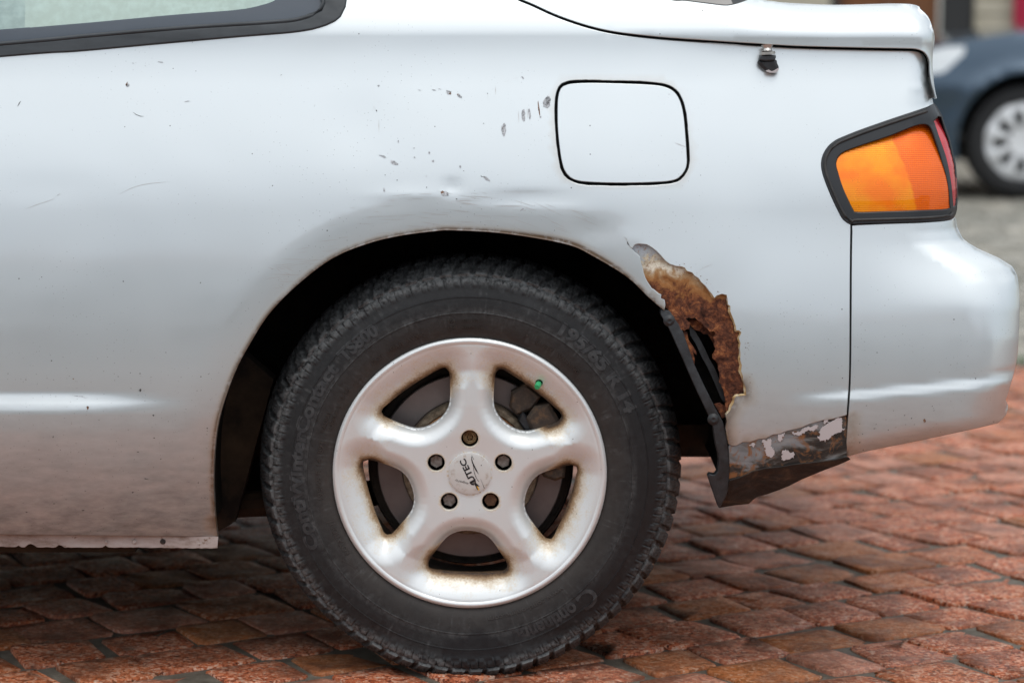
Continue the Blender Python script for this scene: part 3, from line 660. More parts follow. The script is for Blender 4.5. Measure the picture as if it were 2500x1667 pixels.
for pts in ([(585, 212), (640, 203), (640, 240), (662, 262), (662, 305), (640, 325), (610, 300), (600, 260)], [(722, 275), (760, 272), (770, 290), (800, 292), (795, 315), (745, 335), (715, 340), (718, 300)],
            [(965, 150), (1010, 100), (1060, 75), (1110, 55), (1122, 75), (1120, 110), (1138, 135), (1090, 165), (1060, 170), (1030, 200), (985, 210), (960, 190), (975, 165)],
            [(785, 160), (840, 150), (850, 130), (900, 118), (960, 105), (965, 118), (935, 135), (880, 145), (850, 170), (810, 172)], [(690, 175), (735, 150), (740, 165), (715, 190), (725, 205), (700, 215), (690, 195)],
            [(498, 232), (525, 226), (532, 240), (512, 252), (500, 246)], [(1000, 70), (1030, 62), (1025, 80), (1002, 84)]):
    p = big(pts); p = closed(p, 2.5); p = p + rng.normal(0, 1.7, p.shape)
    panel('paint_flake', W(p, FK), [], FK, M['flake'], car, sp=.01, lip=.0006, r=.0002)
# the hole: rusted inner panel, curled paint edge, shards
cr = lambda pts: Z(3.137, 1540, 620, pts)
patch_px = np.vstack([[(1530, 584), (1556, 586), (1586, 592), (1620, 615), (1668, 642), (1718, 682), (1752, 712), (1785, 712), (1792, 745), (1802, 780), (1824, 800), (1824, 850), (1822, 900), (1832, 966), (1802, 977), (1792, 1005), (1780, 1030), (1772, 1020)],
    cr([(738, 1215), (728, 1180), (725, 1120), (720, 1070), (705, 1030), (690, 1000), (678, 980), (682, 940), (680, 900), (670, 880), (672, 840), (650, 815), (625, 795), (640, 760), (650, 720), (632, 690), (645, 665), (632, 640), (650, 622), (640, 592), (605, 598), (585, 565), (560, 550), (542, 525), (515, 515), (492, 488), (470, 492), (446, 483), (418, 502), (450, 530), (445, 570), (410, 585), (380, 580), (350, 520), (300, 440), (255, 390), (228, 318)]),
    [(1604, 722), (1590, 706), (1573, 690), (1560, 655), (1552, 630), (1538, 612)]])
patch_px = dens(np.vstack([patch_px, patch_px[:1]]), 4, False)[:-1]; patch_px += rng.normal(0, .8, patch_px.shape)
def f_rust(x, z): x = np.asarray(x, float); z = np.asarray(z, float); return FB(x, z) + .0048 + nzv(x, z, 60, .0017)
def zone(x, z):
    # height on the patch along the line where primer gives way to bare rust
    lo_ = unp(np.array([(1560, 600)]), -.04)[0, 1]; zz = np.interp(x, unp(np.array([(1600, 715), (1640, 716), (1690, 728), (1720, 742), (1780, 744)]), -.04)[:, 0], unp(np.array([(1600, 715), (1640, 716), (1690, 728), (1720, 742), (1780, 744)]), -.04)[:, 1])
    return np.clip((lo_ - z) / (lo_ - zz) * .92, -.2, 1.6)
FRB = lambda x, z: FB(x, z) + .0048
panel('rusted_inner_panel', W(patch_px, FRB), [], f_rust, M['rust'], car, sp=.0045, lip=.0015, r=.0003, attrs={'zone': zone}, label='brown flaking rust where the paint has broken away')
# curled edge of the broken paint
ce = dens(np.vstack([rust_edge]), 3, False); k_ = len(ce); inn = offs(ce, 0)
tt = np.gradient(ce, axis=0); tt /= np.linalg.norm(tt, axis=1)[:, None] + 1e-9; nn = np.c_[tt[:, 1], -tt[:, 0]]
wv = np.convolve(rng.random(k_) * 10, np.ones(7) / 7, 'same') * np.where(ce[:, 1] > 715, .85, np.where(ce[:, 0] > 1640, .6, .1)) * np.interp(ce[:, 1], [990, 1020], [1, .4])
ci = ce + nn * wv[:, None]
if not inside(ci[100:101], patch_px)[0]: ci = ce - nn * wv[:, None]
a = W(ce, FB); b = W(ci, FB); n = k_
v = [(p[0], y - .0004, p[1]) for p, y in zip(a, FB(a[:, 0], a[:, 1]))] + [(p[0], y + .0028, p[1]) for p, y in zip(b, FB(b[:, 0], b[:, 1]))]
mesh('curled_paint_edge', v, [(i, n + i, n + i + 1, i + 1) for i in range(n - 1)], M['paintedge'], car, smooth=180)
def shard(name, px, f, off, mat, th=.0025, parent=car, **kw):
    p = dens(np.vstack([px, px[:1]]), 4, False)[:-1]; g = lambda x, z: f(x, z) + off
    return panel(name, W(p, g), [], g, mat, parent, sp=.006, lip=th, r=.0004, **kw)
one = {'zone': lambda x, z: x * 0 + 1.3}
shard('rust_shard', cr([(388, 585), (430, 600), (440, 660), (478, 712), (500, 750), (502, 772), (470, 742), (488, 800), (485, 845), (465, 790), (430, 710), (402, 650)]), FRB, .004, M['rust'], attrs=one)
shard('rust_shard', cr([(446, 500), (520, 512), (570, 555), (610, 592), (645, 600), (640, 690), (615, 650), (590, 610), (555, 612), (530, 590), (490, 580), (455, 540)]), FRB, .014, M['rust'], attrs=one)
shard('rust_shard', cr([(650, 740), (625, 770), (628, 800), (660, 830), (675, 870), (680, 800), (665, 750)]), FRB, .010, M['rust'], attrs=one)
shard('rust_shard', cr([(640, 1150), (680, 1140), (720, 1165), (745, 1225), (700, 1260), (672, 1200)]), FRB, .006, M['rust'], attrs=one)
for px in ([(640, 1003), (648, 1000)],): pass
FLN = lambda x, z: FB(x, z) + .004
liner_edge_px = np.vstack([cr([(235, 433), (290, 440), (340, 500), (390, 590), (435, 720), (480, 850), (560, 1020), (640, 1180), (700, 1290), (730, 1400), (742, 1500)]), Z(2.767, 1650, 1000, [(366, 400), (362, 500), (330, 590), (292, 657), (222, 450), (230, 442), (252, 448), (268, 446), (288, 420), (298, 350), (292, 300)]), cr([(660, 1470), (648, 1400), (640, 1330), (600, 1230), (500, 1020), (400, 790), (300, 570), (235, 462)])])
panel('liner_edge', W(dens(np.vstack([liner_edge_px, liner_edge_px[:1]]), 6, False)[:-1], FLN), [], lambda x, z: FLN(x, z) + nzv(x, z, 26, .0012), M['strip'], car, sp=.006, lip=.02, r=.0015)
for c in cr([(295, 512), (632, 1265)]):
    w = W(np.array([c]), FLN)[0]; y = float(FLN(w[:1], w[1:])[0]); q = MB(); q.lathe((w[0], y - .004, w[1]), [(.0001, .0008), (.0035, 0), (.0062, .0012), (.0085, .0040)], 18); q.out('liner_screw', M['strip'], car)
shard('liner_rib', cr([(448, 535), (480, 572), (520, 640), (560, 715), (600, 800), (645, 880), (685, 980), (725, 1100), (715, 1140), (690, 1100), (640, 980), (590, 870), (545, 790), (500, 690), (455, 620)]), FRB, .020, M['strip'], .01)
shard('liner_web', cr([(385, 590), (460, 545), (560, 700), (720, 1090), (700, 1180), (640, 1180), (480, 850)]), FRB, .040, M['liner'], .01)
# wheel well
lin = np.vstack([unp(ARCH_D[::-1][1:], -.03), unp(dens(np.vstack([cr([(235, 462), (300, 570), (400, 790), (500, 1020), (600, 1230), (640, 1330), (648, 1400)]), [(1752, 1098), (1757, 1126), (1755, 1150), (1748, 1161)]]), 10), -.03)])
t = np.gradient(lin, axis=0); t /= np.linalg.norm(t, axis=1)[:, None]; lo2 = lin + np.c_[-t[:, 1], t[:, 0]] * .007
n = len(lo2); v = []
yl0 = np.minimum(FB(lin[:, 0], lin[:, 1]) + .009, .0)
for q_ in (0, .2, .45, .7, 1): v += [(p[0], a_ + (.26 - a_) * q_, p[1] + (nz_ if q_ > 0 else 0)) for p, nz_, a_ in zip(lo2, rng.normal(0, .0012, n), yl0)]
f = [(s_ * n + i, (s_ + 1) * n + i, (s_ + 1) * n + i + 1, s_ * n + i + 1) for s_ in range(4) for i in range(n - 1)]
mesh('arch_liner', v, f, M['liner'], car, smooth=60)
bwall = np.vstack([lo2[(lo2[:, 1] > .325)], [(lo2[lo2[:, 1] > .325][-1, 0], .325), (-.30, .325), (-.36, .22), (-.45, .20)]])
q = MB(); q.prism(bwall, .26, .28); q.out('inner_wing', M['liner'], car)
q = MB(); q.prism([(-.46, .30), (-.40, .46), (-.355, .42), (-.415, .205), (-.44, .19), (-.47, .20)], .12, .16); q.tube([(-.52, .18, .215), (-.30, .19, .222), (-.10, .20, .25), (-.06, .2, .27)], .020, 10); q.out('trailing_arm', M['under'], car)
q = MB(); q.tube([(-.061, .19, .30), (-.061, 1.41, .30)], .028, 12); q.out('axle', M['under'], car)
q = MB(); q.box((-1.1, .80, .305), (2.9, 1.10, .05)); q.box((-1.30, .80, .215), (1.5, 1.56, .07)); q.box((.50, .80, .42), (.30, 1.2, .05)); q.out('underbody', M['under'], car)
q = MB(); q.box((-.05, .80, .345), (.9, 1.04, .05)); q.box((.27, .80, .345), (.12, 1.04, .035)); q.out('rear_floor', M['under'], car)
# far side, roof and cabin
SEAM_F = W(np.vstack([[(-2600, 235), (-900, 205), (0, 134), (574, 86), (796, 57), (838, 0), (690, -262), (920, -262)], seamc[::6], _xr[5:29:2], [(2064, 1114), (1800, 1225), (1740, 1150), (1640, 800)], ARCH_PX[::2], [(530, 1308), (-900, 1294), (-2600, 1290), (-3900, 1250), (-4000, 500)]]), lambda x, z: FB(x, z, False))
panel('far_side', SEAM_F, [], lambda x, z: FB(x, z, False), M['paint'], car, sp=.05, flip=True, attrs={'lipdirt': lambda x, z: x * 0})
q = MB(); q.prism([(-2.0, 1.19), (-1.5, 1.255), (-.9, 1.27), (-.45, 1.235), (-.28, 1.19), (-.3, 1.165), (-1.9, 1.165)], .19, 1.41, .02); q.out('roof', M['paint'], car)
for yy in (.16, 1.40):
    q = MB(); q.prism([(-.41, 1.04), (-.18, 1.02), (-.30, 1.17), (-.50, 1.19)], yy - .02, yy + .06); q.out('roof_pillar', M['paint'], car)
q = MB(); q.prism([(-.95, .55), (-.62, .50), (-.50, .86), (-.58, .88), (-.66, .66), (-.95, .66)], .18, 1.42, .03); q.out('rear_seat', M['black'], car)
q = MB(); q.prism([(-.46, .62), (.34, .86), (.36, .80), (-.44, .58)], .06, 1.54); q.out('parcel_floor', M['black'], car)
# door, front wing, bonnet and front wheel (ahead of the frame)
FN = lambda x, z: FB(x, z, False) + .30 * np.clip((-3.0 - np.asarray(x, float)) / .45, 0, 1) ** 2
xl_ = float(qw[:, 0].min()) - .006; zt_ = float(qw[np.argmin(qw[:, 0] + 0 * qw[:, 1]), 1])
zb = float(unp(np.array([(-900, 1296)]), -.02)[0, 1]); zw = float(unp(np.array([(-900, 214)]), .02)[0, 1])
nodirt = {'lipdirt': lambda x, z: x * 0}
panel('door', np.array([(xl_, zb), (xl_, zw), (-2.0, zw - .02), (-2.32, zw - .05), (-2.30, .55), (-2.22, zb)]), [], FN, M['paint'], car, sp=.04, attrs=nodirt)
arcw = [(-2.60 + .345 * math.cos(rad(a)), .2985 + .345 * math.sin(rad(a))) for a in range(-12, 200, 8)]
panel('front_wing', np.array([(-2.226, zb), (-2.306, .55), (-2.326, zw - .05), (-2.7, .82), (-3.1, .74), (-3.38, .64), (-3.42, .45), (-3.36, .22), (-2.94, .22)] + arcw[::-1]), [], FN, M['paint'], car, sp=.04, attrs=nodirt)
nose = np.array([(-2.326, zw - .05), (-2.7, .82), (-3.1, .74), (-3.38, .64), (-3.42, .45), (-3.36, .22)]); ribbon('bonnet', np.c_[nose[:, 0], FN(nose[:, 0], nose[:, 1]) + .011, nose[:, 1]][::-1], M['paint'], car)
ws = np.array([(-2.0, 1.17), (-2.42, zw - .04)]); ribbon('windscreen', np.c_[ws[:, 0], [.2, .08], ws[:, 1]], M['darkglass'], car)
panel('door_window', np.array([(xl_, zw + .004), (xl_, 1.165), (-1.96, 1.165), (-2.29, zw - .03), (-2.0, zw - .014)]), [], lambda x, z: FN(x, z) + .006, M['glass'], car, sp=.06, lip=0)
pl_ = [(-2.02, 1.19), (-1.94, 1.19), (-2.30, zw - .03), (-2.40, zw - .03)]
for yy in (.10, 1.44): q = MB(); q.prism(pl_, yy, yy + .06); q.out('roof_pillar', M['paint'], car)
q = MB(); q.box((-1.9, .80, .25), (2.6, 1.45, .10)); q.box((-2.8, .80, .45), (.8, 1.0, .3)); q.out('underbody', M['under'], car)
for y0_ in (0, YM - .2):
    q = MB(); q.lathe((-2.60, y0_, .2985), [(.001, .02), (.18, .012), (.197, .006), (.24, .0), (.285, .012), (.302, .05), (.302, .15), (.285, .19), (.24, .2), (.19, .19), (.05, .15), (.001, .15)], 64); q.out('front_wheel', M['tyre'], car)
# rubber buffer hanging from the hatch gap
rb = empty('rubber_buffer', (.365, -.01, .88), parent=car)
c3 = lambda pts: Z(2.94, 1300, 0, pts)
yb = float(FB(np.array([.365]), np.array([.88]))[0])
q = MB(); q.prism(unp(closed(c3([(1622, 432), (1735, 425), (1752, 455), (1764, 490), (1742, 522), (1690, 519), (1652, 495), (1616, 455)]), 4), yb), yb - .011, yb + .004, .004); q.out('rubber_foot', M['strip'], rb)
q = MB(); q.prism(unp(c3([(1630, 396), (1738, 395), (1742, 412), (1732, 436), (1664, 440), (1622, 430)]), yb), yb - .014, yb + .002, .002); q.out('rubber_foot', M['rubber'], rb)
q = MB(); q.prism(unp(closed(c3([(1668, 508), (1690, 500), (1712, 512), (1742, 498), (1760, 488), (1762, 498), (1742, 522), (1690, 521)]), 4), yb), yb - .0116, yb - .003); q.out('white_scuff', M['flake'], rb)
w = unp(c3([(1682, 328), (1682, 352), (1682, 372), (1683, 380), (1683, 392)]), yb); q = MB(); q.tube([(w[0, 0], yb - .004, w[0, 1]), (w[1, 0], yb - .005, w[1, 1]), (w[2, 0], yb - .006, w[2, 1])], [.0085, .006, .0075], 14); q.tube([(w[2, 0], yb - .006, w[2, 1]), (w[4, 0], yb - .006, w[4, 1])], .0115, 14); q.out('metal_stud', M['metal'], rb)

# ------------------------------------------------------------------ rear wheel
WX, WZ, WY = -.0612, .2985, 0.0
WC = (WX, WY, WZ)
wheel = empty('rear_wheel', (WX, .1, WZ), parent=car)
# tyre
prof = [(.1935, .020), (.196, .0135), (.1995, .0095), (.205, .0060), (.214, .0030), (.224, .0012), (.2345, .0002), (.2350, -.0007), (.2362, -.0007), (.2368, .0001), (.245, .0), (.252, .0008), (.2572, .0016), (.2576, .0009), (.2586, .0010), (.2590, .0021), (.2635, .0032), (.2675, .0048)]
sh = [(.2675 + (.3020 - .2675) * math.sin(a), .0048 + .034 * (1 - math.cos(a)) + .006 * a) for a in np.linspace(0, math.pi / 2, 26)[1:]]
trd = [(.3025 + .0055 * math.sin((y - .047) / .104 * math.pi) ** .8, y) for y in np.linspace(.052, .146, 24)]
mir = [(r, .198 - y) for r, y in (prof + sh)][::-1]
P = np.array(prof + sh + trd + mir[::2]); NS = len(P); NB = 72; NTH = NB * 22
th_ = np.linspace(0, 2 * math.pi, NTH, endpoint=False)
tn = np.gradient(P, axis=0); tn /= np.linalg.norm(tn, axis=1)[:, None]; nrm = np.c_[-tn[:, 1], tn[:, 0]]; nrm = np.where((nrm[:, :1] * (P[:, :1] - .24) + nrm[:, 1:] * (P[:, 1:] - .1)) < 0, -nrm, nrm)
s_arc = np.concatenate([[0], np.cumsum(np.linalg.norm(np.diff(P, axis=0), axis=1))])
i0 = len(prof); sT = s_arc[i0 + 8]; sE = s_arc[i0 + len(sh) - 1]
TT, SS = np.meshgrid(th_, s_arc, indexing='ij')
PP = np.broadcast_to(P[None, :, 0], TT.shape); QQ = np.broadcast_to(P[None, :, 1], TT.shape)
ph = TT / (2 * math.pi) * NB
slant = np.where(SS < s_arc.max() / 2, (SS - sT) / .028, (s_arc.max() - SS - sT) / .028)
u = (ph + .38 * np.clip(slant, -1, 3) ** 1.2 * np.sign(slant) if False else ph + .30 * np.clip(slant, 0, 2.6)) % 1
sym = np.minimum(SS, s_arc.max() - SS)
blk = ss((u - .0) / .05) * (1 - ss((u - .70) / .07))                      # lug between two grooves
lug = ss((sym - sT) / .0025)
d = np.where(sym > sT, lug * (blk * .0050 - .0010), 0)
# sipes: fine zigzag cuts on the lug tops
sip = np.sin((ph * 5.0 + .12 * np.sign(np.sin(sym * 1900))) * 2 * math.pi); d -= np.where((sip > .80) & (sym > sT + .012), .0013, 0) * lug * blk
gr = np.exp(-((SS - (sE + .016)) / .003) ** 2) + np.exp(-((SS - (s_arc.max() - sE - .016)) / .003) ** 2); d -= .006 * gr * (sym > sE)
# staircase of small blocks where sidewall and shoulder meet
u2 = (ph * 1.0 + .15) % 1; z1 = (sym > sT - .0115 - .003 * (u2 > .5)) & (sym < sT - .0005)
d += np.where(z1, .0016 * (ss(((ph * 2) % 1 - .06) / .06) * (1 - ss(((ph * 2) % 1 - .90) / .06))), 0)
d += np.where((sym > sT) & (sym < sT + .006) & (blk < .3), .002, 0)
RR = PP + nrm[None, :, 0] * d; YY = QQ + nrm[None, :, 1] * d
VX = WX + RR * np.cos(TT); VZ = WZ + RR * np.sin(TT); VY = WY + YY
lowm = np.clip((.07 - VZ) / .07, 0, 1) * (np.sin(TT) < 0); VY = VY - np.where(QQ < .1, 1, -1) * .022 * lowm ** 1.5 * np.clip((PP - .20) / .07, 0, 1)
VZ = np.maximum(VZ, .0012 + .0 * VZ)
V = np.stack([VX, VY, VZ], -1).reshape(-1, 3)
idx = np.arange(NTH * NS).reshape(NTH, NS); A_ = idx[:, :-1]; B_ = idx[:, 1:]; C_ = np.roll(idx, -1, 0)[:, 1:]; D_ = np.roll(idx, -1, 0)[:, :-1]
F = np.stack([A_, B_, C_, D_], -1).reshape(-1, 4)
dusty = np.clip((.244 - PP) / .05, 0, 1).ravel(); scuf = (np.clip((sym - (sT - .015)) / .008, 0, 1) * (1.25 - .85 * np.clip((sym - sT) / .008, 0, 1)) + .5 * np.exp(-((PP - .236) / .0012) ** 2) + .08).ravel() * (np.abs(SS - s_arc.max() / 2) > 0).ravel()
wx_, wz_ = (VX - WX).ravel(), (VZ - WZ).ravel()
wn_ = np.array([MN.noise(Vector((a * 38, b * 38, 1.7))) for a, b in zip(wx_[::1], wz_[::1])]) * .010
wet = ss((.045 + wn_ - np.hypot((wx_ - .008) * .85, (wz_ + .262) * 1.5)) / .004) + .75 * ss((.03 + wn_ - np.abs(np.hypot(wx_, wz_) - .262)) / .01) * ss((np.cos(np.arctan2(wz_, wx_) - rad(-12)) - .72) / .12)
st_ = np.array([MN.noise(Vector((a * 9., r_ * 260, 4.))) * .5 + MN.noise(Vector((a * 60., r_ * 40, 9.))) * .6 for a, r_ in zip(TT.ravel(), PP.ravel())])
scuf = np.clip(scuf + np.clip(st_ - .22, 0, 1) * 1.1 * (PP.ravel() < .272), 0, 1.3)
mesh('tyre', V, F, M['tyre'], wheel, smooth=50, attrs={'dusty': dusty, 'scuffed': scuf, 'wet': np.clip(wet, 0, 1)})
# raised writing on the sidewall (built into one relief per kind)
pr = np.array(prof + sh)
def side_y(r): return np.interp(r, pr[:, 0], pr[:, 1])
letters, letlow = 'letter', 'letterlow'
def arc_text(s_, a0, a1, r0, size, mt, extr=.00035, off=.0, shear=0):
    mb = MB()
    v, f = text2d(s_, size, extr, off * size, shear=shear)
    if not len(v): return
    x0, x1 = v[:, 0].min(), v[:, 0].max(); a = rad(a0) + (v[:, 0] - x0) / (x1 - x0) * rad(a1 - a0); r = r0 + v[:, 1]
    mb.addm(np.c_[WX + r * np.cos(a), WY + side_y(r) - .0002 - (v[:, 2] + extr), WZ + r * np.sin(a)], f); mb.out('sidewall_lettering', M[mt], wheel, None)
arc_text('ContiWinterContact', 206, 140.5, .2425, .0255, letters, off=.042)
arc_text('TS800', 137.5, 122.0, .2425, .0255, letters, off=.042)
arc_text('195/65 R 14', 58.5, 21.5, .2420, .0255, letters, off=.05)
arc_text('ontinental', -51.5, -75.0, .2385, .0300, letters, off=.035)
arc_text('C', -43.5, -50.0, .2370, .0390, letters, off=.02)
arc_text('DOT  6GAB  AVXK  .', 131, 105.5, .2110, .0095, letlow)
arc_text('M+S', 148.5, 144.2, .2115, .0085, letlow); arc_text('RADIAL', 163.5, 155, .2185, .0085, letlow); arc_text('TUBELESS', 163, 151.5, .2095, .0085, letlow)
arc_text('195/65 R 14  89T .', 189.5, 165, .2150, .0105, letlow); arc_text('ROTATION', 201, 212.5 - 24 + 12, .2130, .0095, letlow) if False else arc_text('ROTATION', 213.5, 200, .2090, .0105, letlow)
arc_text('0231195', 92.8, 87, .2225, .0060, letlow); arc_text('0229001-s2', 92.8, 85, .2125, .0060, letlow); arc_text('E4', 97.6, 95.2, .2228, .0058, letlow); arc_text('54', 97.4, 95.2, .2128, .0055, letlow)
arc_text('SAFETY   WARNING', 64.0, 43.5, .2130, .0085, letlow); arc_text('www.conti-online.com', -51, -83, .2120, .0105, letlow)
arc_text('S', -87.6, -90.6, .2475, .0140, letters); arc_text('!', 68.2, 67.4, .2155, .0065, letlow)
def ring_rel(mt, ang, r0, rad_, w_=.0008, n=28):
    mb = MB()
    cx, cz = r0 * math.cos(rad(ang)), r0 * math.sin(rad(ang)); y = float(side_y(r0)) - .0007; v = []; f = []
    for i in range(n):
        a = 2 * math.pi * i / n
        for q in (rad_, rad_ + w_): v.append((WX + cx + q * math.cos(a), WY + y, WZ + cz + q * math.sin(a)))
    for i in range(n): j = (i + 1) % n; f.append((2 * i, 2 * i + 1, 2 * j + 1, 2 * j))
    mb.addm(v, f); mb.out('sidewall_emblem', M[mt], wheel, None)
ring_rel(letters, -89.2, .2525, .0125, .0008); ring_rel(letters, -89.2, .2525, .0085, .0006); ring_rel(letlow, 96.6, .2248, .0048, .0006)
def poly_rel(mt, pts, w_=.0007):
    """closed outline in (angle, radius) drawn as a thin raised line"""
    q = np.array([(r * math.cos(rad(a)), r * math.sin(rad(a))) for a, r in pts]); c = q.mean(0); i_ = c + (q - c) * (1 - w_ / np.linalg.norm(q - c, axis=1).mean() * 1.4); n = len(q)
    v = [(WX + a, WY + float(side_y(math.hypot(a, b))) - .0007, WZ + b) for a, b in np.vstack([q, i_])]
    mb = MB(); mb.addm(v, [(i, (i + 1) % n, n + (i + 1) % n, n + i) for i in range(n)]); mb.out('sidewall_emblem', M[mt], wheel, None)
poly_rel(letlow, [(140.3, .2100), (136.4, .2100), (138.3, .2205)]); poly_rel(letlow, [(69.5, .2135), (66.2, .2135), (67.8, .2215)]); poly_rel(letlow, [(98.0, .2115), (94.8, .2115), (94.8, .2175), (98.0, .2175)])
poly_rel(letlow, [(198.5, .2200), (214, .2195), (214.2, .2240), (221, .2130), (213.5, .2050), (213.8, .2090), (198.8, .2085)])

# rim face: disc with five windows, dished and filleted
half = [(0, .0870), (.016, .0890), (.029, .0953), (.038, .1045), (.046, .1155), (.0545, .1285), (.0590, .1375), (.0585, .1445), (.0520, .1490)]
wn0 = np.array([(-t, r) for t, r in half[::-1]] + half[1:] + [(.026, .1515), (0, .1523), (-.026, .1515)])
win = []
for a in (268.5, 340.5, 52.5, 124.5, 196.5):
    q = dens(np.vstack([wn0, wn0[:1]]) * 1700, 6)[:-1] / 1700; ca, sa = math.cos(rad(a)), math.sin(rad(a))
    win.append(np.c_[q[:, 1] * ca + q[:, 0] * sa, q[:, 1] * sa - q[:, 0] * ca])
circ = lambda r, n, c=(0, 0): np.array([(c[0] + r * math.cos(2 * math.pi * i / n), c[1] + r * math.sin(2 * math.pi * i / n)) for i in range(n)])
BA = (90, 162, 234, 306, 18); bc = [(.0512 * math.cos(rad(a)), .0512 * math.sin(rad(a))) for a in BA]
va = rad(52.6); vc = (.1655 * math.cos(va), .1655 * math.sin(va))
RIMY = .010
def f_rim_local(u, v):
    u = np.asarray(u, float); v = np.asarray(v, float); p = np.c_[u.ravel(), v.ravel()]; r = np.hypot(p[:, 0], p[:, 1])
    d = np.full(len(p), 1.)
    for w_ in win: d = np.minimum(d, segdist(p, w_[::2]))
    dep = np.interp(r, [0, .035, .06, .10, .150, .172, .186, .1895, .1912, .193, .1950, .1985], [.0025, .002, .0, -.0015, -.001, -.0025, -.0042, -.0043, -.0054, -.0060, -.0058, -.0030])
    t = np.clip(1 - d / np.interp(r, [.125, .152], [.0245, .041]), 0, 1); dep = dep + np.interp(r, [.08, .15], [.017, .021]) * t ** 1.75 + .002 * t ** 6
    return dep.reshape(u.shape)
f_rim = lambda x, z: RIMY + f_rim_local(np.asarray(x) - WX, np.asarray(z) - WZ)
def out_(p, d):
    t = np.roll(p, -1, 0) - np.roll(p, 1, 0); t /= np.linalg.norm(t, axis=1)[:, None]; n = np.c_[t[:, 1], -t[:, 0]]; n = n if np.sum(n * (p - p.mean(0))) > 0 else -n; return p + n * d
wring = [out_(w_, d_)[::k2] for w_ in win for d_, k2 in ((.0014, 1), (.003, 1), (.005, 1), (.0072, 2))]
sh_ = lambda p: p + np.array([WX, WZ])
def rimdust(x, z):
    p = np.c_[x - WX, z - WZ]; r = np.hypot(p[:, 0], p[:, 1]); d = np.full(len(p), 1.)
    for w_ in win: d = np.minimum(d, segdist(p, w_[::2]))
    outer = ss((r - .098) / .045)
    lobe = np.array([MN.noise(Vector((a * 17, b * 17, .4))) for a, b in p])
    s_ = (np.exp(-np.maximum(d - .001, 0) / .0095) * .54 * (.03 + .97 * outer) * (1 + .8 * lobe)) + .10 * outer * (r < .187) + .26 * np.exp(-d / .0035) * (.08 + .92 * outer)
    for c in bc: s_ += .35 * np.exp(-np.maximum(np.hypot(p[:, 0] - c[0], p[:, 1] - c[1]) - .0135, 0) / .0018)
    s_ += .5 * np.clip(1 - np.abs(r - .0320) / .0012, 0, 1)
    return np.clip(s_, 0, 1)
panel('rim', sh_(circ(.1975, 220)), [sh_(w_) for w_ in win] + [sh_(circ(.0135, 26, c)) for c in bc] + [sh_(circ(.0062, 16, vc))], f_rim, M['rim'], wheel, sp=.0036, lip=.007, r=.0012, extra=(sh_(np.vstack(wring + [circ(r_, 220) for r_ in (.1855, .1872, .1886, .1894, .19, .1907, .1914, .1925, .194, .1957)])), lambda g: (np.hypot(g[:, 0] - WX, g[:, 1] - WZ) < .1845) & (np.min([segdist(g, sh_(w_[::2])) for w_ in win], 0) > .0085)), attrs={'dust': rimdust})
for c in bc: q = MB(); q.lathe((WX + c[0], RIMY, WZ + c[1]), [(.0144, .006), (.0144, .034), (.0001, .034)], 20); q.out('bolt_well', M['dark'], wheel)
q = MB(); q.lathe((WX, 0, WZ), [(.192, .018), (.178, .030), (.168, .045), (.166, .10), (.170, .16), (.186, .185)], 96); q.out('rim_barrel', M['barrel'], wheel, 50)
hexa = lambda r, rot: [(r * math.cos(rad(60 * i + rot)), r * math.sin(rad(60 * i + rot))) for i in range(6)]
bolts = {90: ('boltlock', 'round locking bolt with a star socket, heavily rusted'), 162: ('boltgrey', None), 234: ('boltgrey', None), 306: ('boltrust', 'brown rusty bolt'), 18: ('boltgrey', None)}
for a, c in zip(BA, bc):
    mt, lb = bolts[a]; q = MB(); x0, z0 = WX + c[0], WZ + c[1]; y0 = RIMY + .0125
    if a == 90:
        q.lathe((x0, y0, z0), [(.0046, .0040), (.0052, .0012), (.0068, .0006), (.0074, .0016), (.0090, .0004), (.0102, .0012), (.0102, .021)], 30)
        star = [((.0048 if i % 2 else .0034) * math.cos(math.pi * i / 6), (.0048 if i % 2 else .0034) * math.sin(math.pi * i / 6)) for i in range(12)]
        q.prism([(x0 + s_[0], z0 + s_[1]) for s_ in star], y0 + .003, y0 + .012, .0006); q.lathe((x0, y0, z0), [(.0001, .0018), (.0016, .0024), (.0024, .0032)], 12)
    else:
        q.prism([(x0 + s_[0], z0 + s_[1]) for s_ in hexa(.0103, rng.integers(0, 60) if a != 162 else 30)], y0, y0 + .021, .0012)
    kw = {'label': lb} if lb else {}
    q.out('lug_bolt', M[mt], wheel, 30, **kw)
# centre cap
cn = 72; cv = []; cf = []; rr_ = [(.0001, -.0022), (.010, -.0021), (.020, -.0017), (.028, -.0010), (.0306, -.0002), (.0310, .003)]
q = MB(); q.lathe((WX, RIMY, WZ), rr_, cn)
vv = np.array(q.v); q.out('centre_cap', M['cap'], wheel, 60, attrs={'dust': ss((np.hypot(vv[:, 0] - WX, vv[:, 2] - WZ) - .018) / .01)})
capy = lambda r: RIMY + np.interp(r, [q_[0] for q_ in rr_], [q_[1] for q_ in rr_]) - .0003
def cap_px(p):
    """photo point (zoomed crop of the cap) -> cap surface"""
    w_ = unp(np.asarray(p, float), RIMY); return np.c_[w_[:, 0], capy(np.hypot(w_[:, 0] - WX, w_[:, 1] - WZ)), w_[:, 1]]
ck = lambda pts: Z(6.273, 1000, 1050, pts)
ink, yel = MB(), MB()
def cap_text(mb, s_, p0, p1, h, off=0, shear=0, up=None):
    v, f = text2d(s_, 1, 0, off, shear=shear); x0, x1 = v[:, 0].min(), v[:, 0].max(); p0 = np.array(p0, float); p1 = np.array(p1, float)
    ax = (p1 - p0) / (x1 - x0); per = np.array([ax[1], -ax[0]]); per /= np.linalg.norm(per)
    q_ = p0 + (v[:, :1] - x0) * ax + v[:, 1:2] * per * h / .70
    w_ = cap_px(Z(6.273, 1000, 1050, q_)); mb.addm(w_, f)
